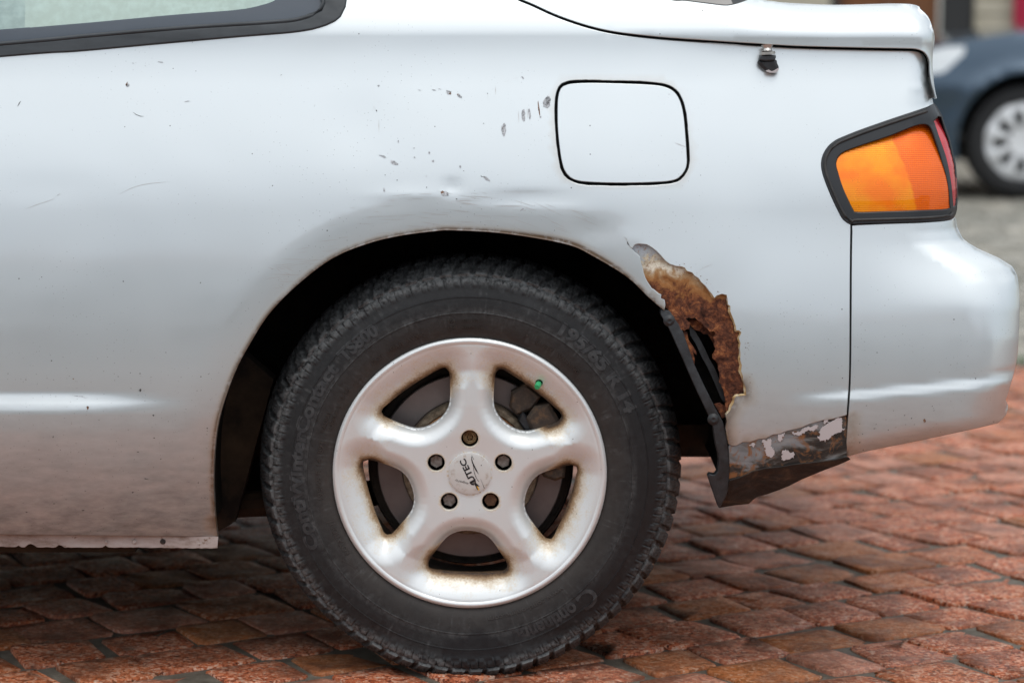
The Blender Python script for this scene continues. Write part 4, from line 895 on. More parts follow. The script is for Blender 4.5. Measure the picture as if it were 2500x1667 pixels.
cap_text(ink, 'UTEC', (1012, 775), (845, 425), 92, .03)
def cap_poly(mb, pts):
    w_ = cap_px(ck(pts)); t3 = MG.tessellate_polygon([[Vector((a, b, 0)) for a, _, b in w_]]); mb.addm(w_, t3)
cap_poly(ink, [(922, 782), (1008, 738), (1018, 800), (1078, 858), (1020, 850), (990, 790), (940, 812)]); cap_poly(ink, [(930, 815), (985, 800), (988, 838), (950, 832)])
cap_poly(ink, [(985, 808), (1000, 800), (1050, 905), (1036, 908)]); cap_poly(yel, [(988, 786), (1010, 784), (1074, 912), (1052, 918)])
cap_text(ink, 'designed by', (905, 800), (700, 745), 34, 0, .25)
def cap_line(mb, pts, w_):
    p = dens(np.array(pts, float), 14); t = np.gradient(p, axis=0); t /= np.linalg.norm(t, axis=1)[:, None]; n_ = np.c_[-t[:, 1], t[:, 0]]; wd_ = np.interp(np.linspace(0, 1, len(p)), np.linspace(0, 1, len(w_)), w_)
    a = cap_px(ck(p + n_ * wd_[:, None])); b = cap_px(ck(p - n_ * wd_[:, None])); n = len(p); mb.addm(np.vstack([a, b]), [(i, i + 1, n + i + 1, n + i) for i in range(n - 1)])
cap_line(ink, [(946, 400), (958, 470), (985, 535), (1012, 590), (1055, 665)], [3, 8, 9, 10, 2]); cap_line(ink, [(970, 510), (978, 570), (992, 640), (1020, 720), (1060, 782)], [2, 3, 4, 4, 3]); cap_line(ink, [(1088, 738), (1118, 815), (1145, 888)], [1.5, 2.5, 5]); cap_line(ink, [(950, 378), (968, 415), (986, 445)], [2, 3, 3])
cap_line(ink, [(1092, 528), (1106, 536)], [6, 6])
ink.out('cap_print', M['inkblack'], wheel, None); yel.out('cap_print', M['inkyellow'], wheel, None)
# valve with green cap, small cast figures beside it
dirv = Vector((-vc[0], 0, -vc[1])).normalized(); vp = Vector((WX + vc[0], RIMY + .008, WZ + vc[1]))
q = MB(); q.tube([vp + Vector((0, .012, 0)), vp + Vector((0, -.004, 0)) + dirv * .002], .0030, 10); q.tube([vp + Vector((0, -.002, 0)) + dirv * .001, vp + Vector((0, -.010, 0)) + dirv * .0045, vp + Vector((0, -.0125, 0)) + dirv * .0055], [.0043, .0045, .0036], 14); q.out('valve_cap', M['valvegreen'], wheel)
q = MB()
def rim_text(s_, a0, a1, r0, size):
    v, f = text2d(s_, size, .0004); x0, x1 = v[:, 0].min(), v[:, 0].max(); a = rad(a0) + (v[:, 0] - x0) / (x1 - x0) * rad(a1 - a0); r = r0 + v[:, 1]; x = r * np.cos(a); z = r * np.sin(a)
    q.addm(np.c_[WX + x, RIMY + f_rim_local(x, z) - .0003 - v[:, 2], WZ + z], f)
rim_text('KBA', 60.5, 55.5, .1640, .0075); rim_text('43451', 49.5, 42.0, .1640, .0075); q.out('cast_figures', M['rim'], wheel, None)
q = MB()
for i in range(9):
    a = rad(-24 - 4.3 * i) if i < 7 else rad(-62 - 4.5 * (i - 7)); q.box((WX + .1635 * math.cos(a), .075, WZ + .1635 * math.sin(a)), (.005, .022, .0105), 0, -a)
q.out('balance_weights', M['caliper'], wheel)
# brakes (fixed to the car, seen through the wheel)
bk = empty('disc_brake', (WX, .07, WZ), parent=car)
q = MB(); q.lathe(WC, [(.100, .074), (.102, .0725), (.136, .0725), (.1375, .074), (.1375, .088)], 96); q.out('brake_disc', M['disc'], bk, 30)
q = MB(); q.lathe(WC, [(.03, .050), (.084, .050), (.089, .054)], 80); q.out('disc_hub', M['hat'], bk, 40)
q = MB(); q.lathe(WC, [(.0880, .054), (.090, .051), (.097, .052), (.0995, .058), (.100, .076)], 80); q.out('disc_rim_ring', M['hatring'], bk, 40)
q = MB(); q.lathe(WC, [(.1375, .096), (.146, .094), (.1495, .089), (.1525, .096), (.153, .112), (.05, .113)], 80); q.out('dust_shield', M['barrel'], bk, 40)
def pol(lst): return [(WX + r * math.cos(rad(a)), WZ + r * math.sin(rad(a))) for a, r in lst]
cl = empty('brake_caliper', (WX + .12, .07, WZ + .05), parent=bk) if False else None
q = MB(); q.prism(pol([(58, .108), (62, .128), (57, .150), (46, .150), (44, .128), (47, .112), (50, .104)]), .046, .075, .004); q.out('caliper_bracket', M['caliper'], bk)
q = MB(); q.prism(pol([(43, .112), (45, .133), (40, .152), (20, .152), (18, .126), (26, .112), (34, .106)]), .034, .09, .006); q.out('brake_caliper', M['caliper'], bk)
q = MB(); q.prism(pol([(46, .1), (48, .115), (38, .113), (30, .104), (32, .098)]), .042, .06, .003); q.out('caliper_clip', M['strip'], bk)
q = MB(); q.prism(pol([(6, .104), (9, .130), (4, .141), (-5, .139), (-8, .126), (-6, .108), (0, .1)]), .040, .08, .005); q.out('brake_caliper', M['caliper'], bk)
q = MB(); q.prism(pol([(16, .12), (16, .158), (7, .160), (3, .148), (7, .13)]), .06, .09, .004); q.out('caliper_bracket', M['caliper'], bk)
# far rear wheel
q = MB(); q.lathe((WX, YM - .21, WZ), [(.10, .04), (.19, .02), (.24, .0), (.285, .02), (.297, .06), (.297, .14), (.285, .18), (.24, .2), (.19, .18), (.05, .15), (.001, .15)], 64); q.out('far_wheel', M['tyre'], car)

# ------------------------------------------------------------------ scratches and chips in the paint
sg, sr, sd, sb = MB(), MB(), MB(), MB()
grow_q = q_out
def patch(mb, pts, f=FB, off=.0005):
    w_ = W(np.asarray(pts, float), f); y = f(w_[:, 0], w_[:, 1]) - off; t3 = MG.tessellate_polygon([[Vector((a, b, 0)) for a, b in w_]])
    v = [(a, yy, b) for (a, b), yy in zip(w_, y)]; ff = []
    for q_ in t3:
        a, b, c = [v[i] for i in q_]; ff.append(q_ if (b[0] - a[0]) * (c[2] - a[2]) - (b[2] - a[2]) * (c[0] - a[0]) > 0 else q_[::-1])
    mb.addm(v, ff)
def chip(mb, cx, cy, w_, h, rot=0, jag=.3):
    n = 9 if max(w_, h) < 22 else 16; a = np.sort(rng.random(n)) * 2 * math.pi; r = 1 - jag * rng.random(n)
    x = np.cos(a) * r * w_ / 2; y = np.sin(a) * r * h / 2; c, s_ = math.cos(rad(rot)), math.sin(rad(rot)); patch(mb, np.c_[cx + x * c - y * s_, cy + x * s_ + y * c])
def lin_(mb, pts, w_=1.3, off=.0004):
    if not inside(np.array(pts, float), grow_q).all(): return
    p = dens(np.array(pts, float), 8); t = np.gradient(p, axis=0); t /= np.linalg.norm(t, axis=1)[:, None]; n_ = np.c_[-t[:, 1], t[:, 0]]; ww = w_ / 2 * np.sin(np.linspace(.15, math.pi - .15, len(p))) [:, None] * (0.7 + .6 * rng.random((len(p), 1)))
    a = W(p + n_ * ww, FB); b = W(p - n_ * ww, FB); n = len(p); v = [(q_[0], yy - off, q_[1]) for q_, yy in zip(np.vstack([a, b]), FB(*np.vstack([a, b]).T))]
    mb.addm(v, [(i, n + i, n + i + 1, i + 1) for i in range(n - 1)])
z2 = lambda x, y: (800 + x / 2.613, y / 2.613); z1 = lambda x, y: (x / 2.613, y / 2.613); z4 = lambda x, y: (x / 2.851, 850 + y / 2.851)
K2 = 1 / 2.613
for mb, fn, lst in ((sg, z2, [(838, 610, 54, 20, 35), (715, 572, 26, 12, 25), (678, 575, 30, 8, 10), (585, 575, 22, 6, 10), (1248, 735, 28, 100, -4), (1288, 725, 17, 84, -6), (1398, 656, 58, 78, 5), (1408, 640, 30, 60, 0), (1243, 497, 24, 18, 30),
                              (348, 998, 52, 20, 20), (425, 1040, 64, 28, 24), (450, 903, 10, 20, 0), (551, 945, 14, 10, 0), (648, 975, 13, 24, -15), (672, 1028, 18, 18, 0), (555, 1005, 14, 10, 60), (847, 1063, 15, 24, -15), (1012, 1140, 60, 20, 34), (745, 1235, 70, 34, 25), (361, 1213, 16, 28, -10), (1240, 1337, 38, 12, -35), (628, 1125, 8, 10, 0), (325, 548, 16, 12, 0), (1123, 828, 34, 96, 2), (776, 592, 54, 30, 30), (1358, 745, 14, 18, 0), (2178, 603, 9, 7, 0)]),
                    (sr, z2, [(776, 592, 34, 22, 45), (1122, 820, 13, 66, 3), (1347, 692, 10, 112, -7), (732, 1228, 24, 26, 20), (830, 604, 14, 8, 40)]),
                    (sd, z2, [(443, 1150, 8, 8, 0), (367, 1117, 9, 6, 40), (631, 1195, 7, 10, 0), (822, 1270, 12, 7, 20), (995, 788, 7, 7, 0), (868, 1090, 8, 5, 30), (980, 1125, 26, 6, 25), (1447, 1470, 6, 6, 0), (1020, 597, 7, 7, 0), (312, 708, 8, 16, -25)]),
                    (sr, z1, [(808, 536, 14, 30, 15), (850, 1243, 7, 6, 0)]), (sg, z1, [(815, 545, 24, 26, 0), (1027, 398, 40, 9, 8), (851, 404, 18, 8, 15), (1192, 648, 42, 6, -8), (372, 1243, 26, 6, -35), (1795, 479, 18, 5, -30), (1226, 270, 8, 12, -20), (927, 421, 7, 7, 0), (850, 447, 9, 5, 0), (355, 780, 5, 5, 0), (463, 831, 6, 8, 0), (1348, 588, 6, 6, 0), (340, 1274, 6, 6, 0)]),
                    (sr, z4, [(610, 413, 18, 26, 10), (497, 524, 6, 6, 0), (510, 212, 10, 10, 0)]), (sd, z4, [(975, 292, 16, 22, 20), (1068, 466, 14, 12, 0), (370, 616, 8, 14, 15), (1120, 770, 10, 8, 0), (1074, 623, 12, 10, 0), (1022, 908, 42, 5, 0), (578, 1127, 20, 7, 0), (924, 1002, 14, 10, 0), (960, 720, 14, 7, 0), (57, 177, 7, 7, 0), (908, 170, 6, 6, 0), (1380, 935, 8, 10, 0), (272, 705, 8, 6, 0), (420, 706, 7, 6, 0), (548, 720, 7, 6, 0), (406, 740, 8, 5, 0), (185, 1140, 14, 6, 0), (376, 1080, 16, 6, 0), (1443, 556, 10, 12, 0), (690, 498, 8, 6, 0)])):
    for x, y, w_, h, r_ in lst: cxy = fn(x, y); chip(mb, cxy[0], cxy[1], w_ * K2 * 1.05, h * K2 * 1.05, r_)
for i in range(150):
    x, y = rng.uniform(0, 520), rng.uniform(1080, 1300) if rng.random() < .7 else rng.uniform(900, 1100); chip(sd, x, y, rng.uniform(1, 4), rng.uniform(.8, 2), rng.uniform(-8, 8))
for pts in ([(848, 716), (868, 732), (895, 742), (918, 744)], [(112, 680), (122, 662), (133, 645)], [(160, 1336), (230, 1308), (300, 1285), (350, 1268)], [(760, 1240), (850, 1196), (950, 1172), (1080, 1160)]): lin_(sb if pts[0][0] in (160, 760) else sd, [z1(*p) for p in pts], 1.2 if pts[0][0] in (160, 760) else 2.0)
for pts in ([(1218, 705), (1219, 782)], [(1272, 690), (1274, 755)], [(1070, 548), (1072, 605)], [(1022, 600), (1021, 640)], [(326, 760), (327, 850)], [(285, 710), (295, 680), (312, 712)], [(318, 656), (345, 645)], [(1048, 575), (1058, 568)], [(1128, 525), (1160, 512)], [(1185, 503), (1215, 496)], [(1268, 1318), (1262, 1345), (1235, 1340)], [(2215, 912), (2290, 940)], [(510, 1425), (525, 1450)], [(820, 1285), (960, 1310)]): lin_(sb, [z2(*p) for p in pts], 1.3)
lin_(sg, [z4(*p) for p in ((500, 322), (530, 332), (575, 335), (600, 350), (606, 335))], 2.0)
lin_(sb, [cr([(520, 130)])[0], cr([(560, 105)])[0], cr([(630, 76)])[0]], 1.4); lin_(sb, [(1598, 650), (1640, 644), (1690, 645)], 1.2); lin_(sb, [(2079, 340 + 100), (2010, 447), (1950, 440)][::-1], 1)
def arch_y(x): return np.interp(x, ARCH_D[::-1, 0][10:], ARCH_D[::-1, 1][10:])
for i in range(95):        # rubbing marks following the top of the arch
    x = rng.uniform(660, 1480); ya = float(np.interp(x, np.sort(ARCH_D[:, 0]), ARCH_D[np.argsort(ARCH_D[:, 0]), 1])); 
    y = ya - rng.uniform(12, 100) * (1 if x > 820 else .8); L_ = rng.uniform(12, 75); sl = rng.uniform(-.16, .02) if x < 1000 else rng.uniform(-.02, .2)
    if x > 1250: sl = rng.uniform(.25, .5)
    lin_(sb, [(x - L_ / 2, y - sl * L_ / 2), (x, y), (x + L_ / 2, y + sl * L_ / 2)], rng.uniform(.6, 1.2))
for i in range(22):
    x, y = rng.uniform(652, 700), rng.uniform(640, 740); lin_(sb, [(x, y), (x + rng.uniform(5, 22), y + rng.uniform(-5, 12))], 1.1)
for i in range(46):         # splashes low on the bumper corner
    x, y = rng.uniform(2090, 2300), rng.uniform(985, 1085); 
    if y < 1100 - (x - 2060) * .19: chip(sd if rng.random() < .6 else sb, x, y, rng.uniform(1.5, 5), rng.uniform(1, 3), -25)
chip(sr, 2257, 1027, 7, 12, -20)
for i in range(38):
    t_ = rng.random(); x = np.interp(t_, [0, .3, .6, 1], [1650, 1745, 1812, 1826]); y = np.interp(t_, [0, .3, .6, 1], [646, 715, 840, 958]); chip(sr if rng.random() < .45 else sb, x + rng.uniform(3, 16), y - rng.uniform(0, 12), rng.uniform(1.5, 4.5), rng.uniform(1.5, 4), rng.uniform(0, 90))
for mb, mt, nm in ((sg, 'greychip', 'grey_scrapes'), (sr, 'rustchip', 'rust_chips'), (sd, 'darkchip', 'dirt_spots'), (sb, 'scuff', 'fine_scratches')): mb.out(nm, M[mt], car, 180, kind='stuff')

# ------------------------------------------------------------------ paving
def stone_mesh(poly, top, tone, n=3, dep=.045):
    """one rounded sett from its four-cornered outline"""
    p = np.asarray(poly); c = p.mean(0); out_ = []
    m = len(p)
    for i in range(m):
        a, b, d_ = p[i - 1], p[i], p[(i + 1) % m]; k1 = rng.uniform(.06, .15); k2 = rng.uniform(.06, .15)
        out_ += [b + (a - b) * k1 * .9, b + ((a - b) + (d_ - b)) * .045, b + (d_ - b) * k2 * .9]
    o = np.array(out_); o += rng.normal(0, .0024, o.shape); N_ = len(o); v = []; tilt = rng.normal(0, .010, 2) - np.array([.866, .5]) * rng.uniform(0, .032)
    for s_, z_, j in ((1.0, -dep, 0), (1.0, top - .0022, .0008), (.982, top - .0003, .0007), (.62, top + .0004, .0007)):
        q_ = c + (o - c) * s_; zz = z_ + ((q_ - c) @ tilt if z_ > -.02 else 0) + rng.normal(0, 1, N_) * j
        v += [(a, b, e_) for (a, b), e_ in zip(q_, np.broadcast_to(zz, (N_,)))]
    v.append((c[0], c[1], top + .0004)); f = []
    for r_ in range(3):
        for i in range(N_): j = (i + 1) % N_; f.append((r_ * N_ + i, r_ * N_ + j, (r_ + 1) * N_ + j, (r_ + 1) * N_ + i))
    f += [(3 * N_ + i, 3 * N_ + (i + 1) % N_, 4 * N_) for i in range(N_)]
    return v, f
paving = empty('red_paving', (0, 0, 0)); paving['kind'] = 'structure'
def sheet(name, x0, x1, y0, y1, z, mat, parent=None, **kw): return mesh(name, [(x0, y0, z), (x1, y0, z), (x1, y1, z), (x0, y1, z)], [(0, 1, 2, 3)], mat, parent, **kw)
YB = 3.32
sheet('mortar_bed', -4.0, 4.0, -1.55, YB, -.0035, M['mortar'], paving)
E1 = np.array([math.cos(rad(30)), math.sin(rad(30))]); E2 = np.array([-E1[1], E1[0]])
def project(p):
    x, y, z = p; dx, dy, dz = x, y + CAMD, z - CAMZ
    w_ = dy * math.cos(TH) - dz * math.sin(TH); up = dy * math.sin(TH) + dz * math.cos(TH)
    return CX + FPX * dx / w_, CY - FPX * up / w_, w_
stones = []
v_ = -4.5; row = 0
while v_ < 5.2:
    h_ = rng.uniform(.112, .142); u_ = -5.5 + rng.uniform(0, .15)
    while u_ < 5.5:
        L_ = rng.uniform(.100, .165); sk = rng.uniform(-.014, .014); g_ = .0034
        q_ = np.array([(u_ + g_, v_ + g_), (u_ + L_ - g_, v_ + g_), (u_ + L_ - g_ + sk, v_ + h_ - g_), (u_ + g_ + sk, v_ + h_ - g_)]) + rng.normal(0, .0030, (4, 2))
        # the rows bend gently, as hand-laid ones do
        q_[:, 1] += .012 * np.sin(q_[:, 0] * 2.1 + row * .2)
        P_ = q_[:, :1] * E1 + q_[:, 1:] * E2; c = P_.mean(0)
        if -3.6 < c[0] < 3.6 and -1.5 < c[1] < YB - .05: stones.append((c, P_))
        u_ += L_
    v_ += h_; row += 1
far_ = MB(); ftone = []; near = []
for c, P_ in stones:
    if c[1] < -CAMD + .3: px, py, w_ = 0, 9999, 1
    else: px, py, w_ = project((c[0], c[1], 0))
    vis = -60 < px < 2560 and py < 1760
    hid = (px < 480 and py < 1330) or (480 <= px < 1640 and py < 1200)
    near.append((vis and not hid, py if vis else -1, c, P_))
cand = sorted([i for i, q_ in enumerate(near) if q_[0]], key=lambda i: -near[i][1])
single = set(cand[:299])
for i, (vis, py, c, P_) in enumerate(near):
    tone = float(np.clip(rng.normal(.47, .33), 0, 1)); v, f = stone_mesh(P_, rng.uniform(-.0022, .0025), tone)
    if i in single: mesh('stone', v, f, M['stone'], paving, smooth=180, attrs={'tone': [tone] * len(v)})
    else: far_.addm(v, f); ftone += [tone] * len(v)
far_.out('stones', M['stone'], paving, 180, attrs={'tone': ftone}, kind='stuff')
# unseen pale paving, added to bounce neutral light onto the car side
M['slab'] = principled('pale_grey_paving', (.30, .30, .29), .7); k = NT(M['slab'])
bt_ = k.n('ShaderNodeTexBrick'); bt_.inputs['Scale'].default_value = 2.6; bt_.inputs['Mortar Size'].default_value = .012; k.link(k.obj(), bt_.inputs['Vector'])
for i_, c_ in (('Color1', (.33, .33, .32)), ('Color2', (.26, .26, .25)), ('Mortar', (.12, .115, .10))): bt_.inputs[i_].default_value = (*c_, 1)
k.base(k.mix(k.rng(k.noise(5, 6, .65), .35, .7, 0, .35), bt_.outputs['Color'], (.20, .19, .17)))
sheet('bounce_paving', -14, 14, -16.9, -1.552, -.004, M['slab'], None, kind='structure')
# grey setts beyond the moss joint
gp = empty('grey_paving', (0, YB, 0)); gp['kind'] = 'structure'
sheet('mortar_bed', -6, 10, YB, 14.5, -.010, M['mortar'], gp)
gs = MB(); gt = []
y_ = YB + .06
while y_ < 14.4:
    h_ = rng.uniform(.11, .15); x_ = -2.5 + rng.uniform(0, .2)
    while x_ < 5.5:
        L_ = rng.uniform(.12, .22); q_ = np.array([(x_ + .006, y_ + .006), (x_ + L_ - .006, y_ + .006), (x_ + L_ - .006, y_ + h_ - .006), (x_ + .006, y_ + h_ - .006)]) + rng.normal(0, .004, (4, 2)); c = q_.mean(0); i_ = c + (q_ - c) * .82; z_ = rng.uniform(-.002, .004)
        b0 = [(a, b, -.02) for a, b in q_] + [(a, b, z_ - .006) for a, b in q_] + [(a, b, z_) for a, b in i_]
        gs.addm(b0, [(0, 1, 5, 4), (1, 2, 6, 5), (2, 3, 7, 6), (3, 0, 4, 7), (4, 5, 9, 8), (5, 6, 10, 9), (6, 7, 11, 10), (7, 4, 8, 11), (8, 9, 10, 11)]); gt += [float(np.clip(rng.normal(.5, .25), 0, 1))] * 12
        x_ += L_
    y_ += h_
gs.out('stones', M['greystone'], gp, 60, attrs={'tone': gt}, kind='stuff')
M['grass'] = principled('grass_blades', (.10, .20, .045), .7)
q = MB()
for i in range(900):
    x, y = rng.uniform(-1.5, 3.4), YB + rng.normal(0, .035); h_ = rng.uniform(.015, .05); a = rng.uniform(0, 6.28); dx, dy = .004 * math.cos(a), .004 * math.sin(a); lx, ly = rng.normal(0, .012, 2)
    q.addm([(x - dx, y - dy, -.01), (x + dx, y + dy, -.01), (x + lx, y + ly, h_)], [(0, 1, 2)])
q.out('grass', M['grass'], None, None, kind='stuff')
sheet('ground', -120, 120, -120, 120, -.035, M['ground'], None, kind='structure')
# yellow leaf on the stones
M['leaf'] = principled('yellow_leaf', (.62, .34, .05), .6)
lw = np.array([0.0, 0.0]); gx = -.565; gy = -.155
lv = []; 
for i in range(9):
    t = i / 8; w_ = .0065 * math.sin(math.pi * t) + .0012; zc_ = .010 + .004 * math.sin(t * 7)
    for s_ in (-1, 0, 1): lv.append((gx - .024 + .048 * t, gy + s_ * w_ + .004 * math.sin(5 * t), zc_ + .0015 * abs(s_)))
mesh('fallen_leaf', lv, [(3 * i + a, 3 * i + a + 1, 3 * i + a + 4, 3 * i + a + 3) for i in range(8) for a in range(2)], M['leaf'], None, 180, label='curled yellow leaf lying on a red stone at bottom left', category='leaf')

# ------------------------------------------------------------------ blue car behind
M['blue'] = principled('blue_paint', (.050, .085, .125), .3, .55, coat=.8, coatr=.04)
M['hubcap'] = principled('hubcap_silver', (.86, .87, .88), .3, .1)
M['lampglass'] = principled('headlamp_glass', (.80, .83, .84), .15, .1, coat=1)
BX, BY, BZ = 2.79, 9.76, .315
YM0 = YM
blue = empty('blue_car', (4.0, BY + .85, 0), 'dark blue-grey hatchback standing on grey paving behind the silver car', 'car')
def f_blue(x, z):
    x = np.asarray(x, float); z = np.asarray(z, float)
    y = BY - .045 + .5 * np.clip(z - .62, 0, 1) ** 2 * 1.4 + .25 * np.clip(.45 - z, 0, 1) ** 2 + .18 * np.clip(z - .9, 0, 1)
    y = y - .018 * np.exp(-((z - .60) / .07) ** 2) - .02 * np.clip(1 - np.abs(np.hypot(x - BX, z - BZ) - .40) / .08, 0, 1) ** 2 * (z > .3)
    t = np.clip((2.40 - x) / .46, 0, .998); t2 = np.clip((x - 5.6) / .5, 0, .998)
    return y + .55 * (1 - np.sqrt(1 - t * t)) + .5 * (1 - np.sqrt(1 - t2 * t2))
def arc_pts(cx, r, a0, a1, n=24): return [(cx + r * math.cos(rad(a0 + (a1 - a0) * i / n)), BZ + r * math.sin(rad(a0 + (a1 - a0) * i / n))) for i in range(n + 1)]
top_b = [(1.945, .44), (1.95, .62), (2.0, .72), (2.12, .785), (2.31, .838), (2.45, .862), (2.62, .888), (2.80, .912), (3.05, .938), (3.35, .97), (3.75, 1.21), (4.1, 1.385), (4.6, 1.43), (5.2, 1.41), (5.6, 1.30), (5.9, 1.05), (6.08, .92), (6.1, .55), (6.06, .28)]
outl = [(2.0, .23), (2.38, .21)] + arc_pts(BX, .375, 195, -14) + [(4.9, .20)] + arc_pts(5.38, .375, 197, -15) + [(6.06, .28)] + top_b[::-1][1:]
outd = dens(np.array(outl + [outl[0]]) * 100, 6, False)[:-1] / 100
hl_o = [(2.04, .70), (2.14, .66), (2.34, .69), (2.45, .79), (2.455, .835), (2.35, .83), (2.16, .785)]
wl1 = [(3.50, 1.0), (3.85, 1.22), (4.15, 1.345), (4.42, 1.365), (4.42, 1.0)]; wl2 = [(4.50, 1.0), (4.50, 1.365), (5.1, 1.35), (5.5, 1.26), (5.62, 1.03)]
hd = lambda p: dens(np.array(p + [p[0]]) * 100, 5, False)[:-1] / 100
panel('body_side', outd, [hd(hl_o), hd(wl1), hd(wl2)], f_blue, M['blue'], blue, sp=.05, lip=.03)
f_b2 = lambda x, z: f_blue(x, z) + .006
panel('headlamp', hd(hl_o), [], f_b2, M['lampglass'], blue, sp=.03, lip=.03)
for w_ in (wl1, wl2): panel('side_window', hd(w_), [], f_b2, M['darkglass'], blue, sp=.08, lip=.01)
YM = 2 * BY + 1.62
panel('far_body_side', outd, [], f_blue, M['blue'], blue, sp=.1, lip=.03, flip=True)
tb_ = np.array(top_b); yb_ = f_blue(tb_[:, 0], tb_[:, 1]) + .02
def bl_rib(nm, i0_, i1_, mt): ribbon(nm, np.c_[tb_[i0_:i1_, 0], yb_[i0_:i1_], tb_[i0_:i1_, 1]], M[mt], blue)
bl_rib('front_bumper', 0, 4, 'blue'); bl_rib('bonnet', 3, 10, 'blue'); bl_rib('windscreen', 9, 12, 'darkglass'); bl_rib('roof', 11, 15, 'blue'); bl_rib('rear_hatch', 14, 19, 'blue')
q = MB(); q.box((4.02, BY + .81, .24), (3.9, 1.3, .06)); q.box((BX, BY + .81, .5), (.9, 1.1, .3)); q.box((5.38, BY + .81, .5), (.9, 1.1, .3)); q.out('underbody', M['dark'], blue)
bt = principled('plain_tyre', (.02, .02, .021), .7)
def blue_wheel(cx, near_=True):
    w_ = empty('wheel', (cx, BY, BZ), parent=blue); y0 = BY + .0
    q = MB(); q.lathe((cx, y0, BZ), [(.205, .03), (.215, .01), (.26, .0), (.295, .015), (.311, .05), (.3135, .1), (.311, .15), (.29, .19), (.2, .19)], 64); q.out('tyre', bt, w_, 50)
    hs = []
    for i in range(9):
        a = 90 + 40 * i + 14; q_ = np.array([(-.018, .088), (-.010, .078), (.010, .078), (.018, .088), (.031, .158), (.022, .170), (-.022, .170), (-.031, .158)]); ca, sa = math.cos(rad(a)), math.sin(rad(a)); hs.append(np.c_[cx + q_[:, 1] * ca + q_[:, 0] * sa, BZ + q_[:, 1] * sa - q_[:, 0] * ca])
    fh = lambda x, z: y0 + .012 - .012 * np.exp(-((np.hypot(x - cx, z - BZ) - .13) / .07) ** 2) + .012 * np.clip((np.hypot(x - cx, z - BZ) - .19) / .02, 0, 1) + .006 * np.cos(9 * np.arctan2(z - BZ, x - cx) - rad(9 * 104)) * ss(np.hypot(x - cx, z - BZ) / .1)
    panel('hubcap', circ(.212, 72, (cx, BZ)), hs, fh, M['hubcap'], w_, sp=.016, lip=.015)
    q = MB(); q.lathe((cx, y0, BZ), [(.001, .045), (.2, .045)], 40); q.out('brake_backing', M['dark'], w_)
blue_wheel(BX); blue_wheel(5.38)
YM = YM0

# ------------------------------------------------------------------ house behind, with door and red banner
M['render'] = principled('cream_render', (.62, .57, .45), .85); k = NT(M['render']); k.base(k.ramp(k.noise(2.5, 7, .65), [(.3, (.46, .41, .31)), (.7, (.60, .55, .44))])); k.bump(k.noise(60, 5), .3, .01)
M['plinth'] = principled('plinth_stone', (.40, .37, .31), .85); k = NT(M['plinth']); k.base(k.ramp(k.noise(6, 7, .65), [(.3, (.28, .25, .2)), (.7, (.44, .41, .34))]))
M['brown'] = principled('brown_wood', (.20, .075, .025), .5); k = NT(M['brown']); k.base(k.ramp(k.noise(5, 6, .6, k.map((9, 1, .6))), [(.3, (.12, .042, .014)), (.7, (.25, .10, .035))]))
M['redcloth'] = principled('red_cloth', (.42, .012, .05), .8)
M['darkpipe'] = principled('dark_iron', (.03, .03, .03), .6)
FY = 14.5
house = empty('cream_house', (3, FY, 0), 'cream rendered house front with a brown wooden door, beyond the blue car', 'house')
def wall(x0, x1, z0, z1, mt='render', nm='wall', y=0, d=.3):
    q = MB(); q.box(((x0 + x1) / 2, FY + y + d / 2, (z0 + z1) / 2), (x1 - x0, d, z1 - z0)); q.out(nm, M[mt], house, 30)
wall(-9, 2.34, .45, 3.5); wall(3.40, 13, .45, 3.5); wall(2.34, 3.40, 2.35, 3.5); wall(-9, 2.34, 0, .45, 'plinth', 'plinth', -.04); wall(3.40, 13, 0, .45, 'plinth', 'plinth', -.04)
door = empty('door', (2.85, FY, 0), parent=house)
for x0 in (2.42, 2.79):
    q = MB(); q.box((x0 + .175, FY + .10, 1.12), (.36, .06, 2.2)); q.out('door_leaf', M['brown'], door, 30)
    for zc_ in (.5, 1.15, 1.75):
        q = MB(); q.box((x0 + .175, FY + .066, zc_), (.25, .012, .42)); q.out('door_panel', M['brown'], door, 30)
q = MB(); q.box((2.375, FY + .06, 1.17), (.07, .12, 2.35)); q.box((3.28, FY + .06, 1.17), (.22, .12, 2.35)); q.out('door_frame', M['darkpipe'], door, 30)
for zc_ in (.6, .72, .84, .96, 1.08, 1.20, 1.32): q = MB(); q.box((8.2, FY - .012, zc_), (9.6, .03, .104)); q.out('cladding_board', M['render'], house, 30)
for x0 in (-6.5, -4.0, -1.5, 5.2, 8.0):
    w_ = empty('window', (x0, FY, 1.6), parent=house); q = MB(); q.box((x0, FY - .03, 2.0), (1.0, .04, 1.4)); q.out('pane', M['darkglass'], w_, 30)
    q = MB()
    for dx in (-.54, 0, .54): q.box((x0 + dx, FY - .06, 2.0), (.08, .06, 1.48))
    for dz in (-.74, .2, .74): q.box((x0, FY - .062, 2.0 + dz), (1.0, .052, .07))
    q.out('window_frame', M['lampglass'], w_, 30)
q = MB(); gx_ = np.linspace(0, 1, 14)
vb, fb_ = [], []
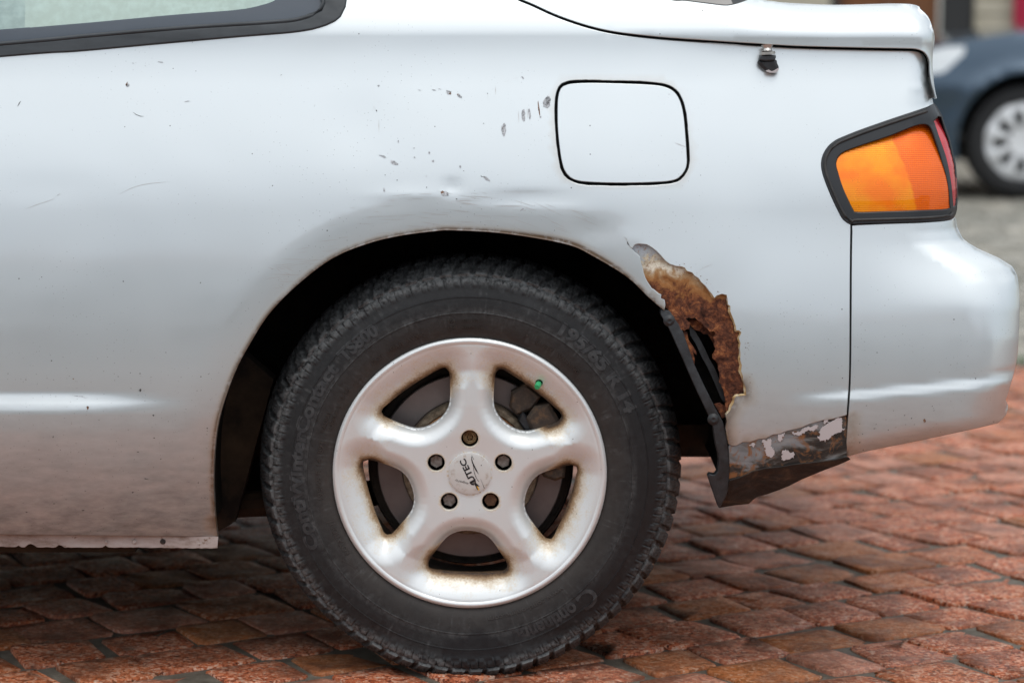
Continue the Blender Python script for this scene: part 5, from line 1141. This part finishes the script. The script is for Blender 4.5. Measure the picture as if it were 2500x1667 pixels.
for yo in (0, .012):
    for i, t in enumerate(gx_):
        for z_ in (.88, 1.9): vb.append((3.67 + 1.0 * t, FY - .10 + .018 * math.sin(t * 19) + yo, z_))
for i in range(13): fb_ += [(2 * i, 2 * i + 2, 2 * i + 3, 2 * i + 1), (28 + 2 * i, 28 + 2 * i + 1, 28 + 2 * i + 3, 28 + 2 * i + 2), (2 * i, 28 + 2 * i, 28 + 2 * i + 2, 2 * i + 2)]
ban = empty('red_banner', (4.15, FY - .1, .88), 'deep red cloth banner hanging on the cream wall right of the door', 'banner')
mesh('cloth', vb, fb_, M['redcloth'], ban, 60); q = MB(); q.tube([(3.62, FY - .09, 1.9), (4.72, FY - .09, 1.9)], .014, 8); q.out('rail', M['darkpipe'], ban)
# houses across the square, behind the viewer (seen mirrored in the paint)
M['facade'] = principled('pale_facade', (.50, .51, .51), .85); M['tiles'] = principled('roof_tiles', (.14, .06, .045), .8)
for i, (x0, w_, h_) in enumerate(((-15, 9.5, 4.2), (-5.3, 8.0, 5.0), (2.9, 9.5, 4.4), (12.6, 9, 5.2))):
    hy = -17.0; hs_ = empty('town_house', (x0 + w_ / 2, hy, 0), ['grey house far left across the square, behind the viewer', 'taller grey house across the square, behind the viewer', 'lower grey house right of centre across the square', 'tall grey house at the right end across the square'][i], 'house')
    q = MB(); q.box((x0 + w_ / 2, hy - 3, h_ / 2), (w_, 6, h_)); q.out('wall', M['facade'], hs_, 30)
    q = MB(); q.addm([(x0 - .2, hy + .3, h_), (x0 + w_ + .2, hy + .3, h_), (x0 + w_ + .2, hy - 6.3, h_), (x0 - .2, hy - 6.3, h_), (x0 - .2, hy - 3, h_ + 1.6), (x0 + w_ + .2, hy - 3, h_ + 1.6)], [(0, 1, 5, 4), (2, 3, 4, 5), (0, 4, 3), (1, 2, 5), (0, 3, 2, 1)]); q.out('roof', M['tiles'], hs_, 30)
    for zz in (1.5, 3.3):
        for j in range(int(w_ / 1.9)):
            q = MB(); q.box((x0 + 1.1 + j * 1.9, hy + .03, zz), (.95, .08, 1.2)); q.out('window', M['darkglass'], hs_, 30)
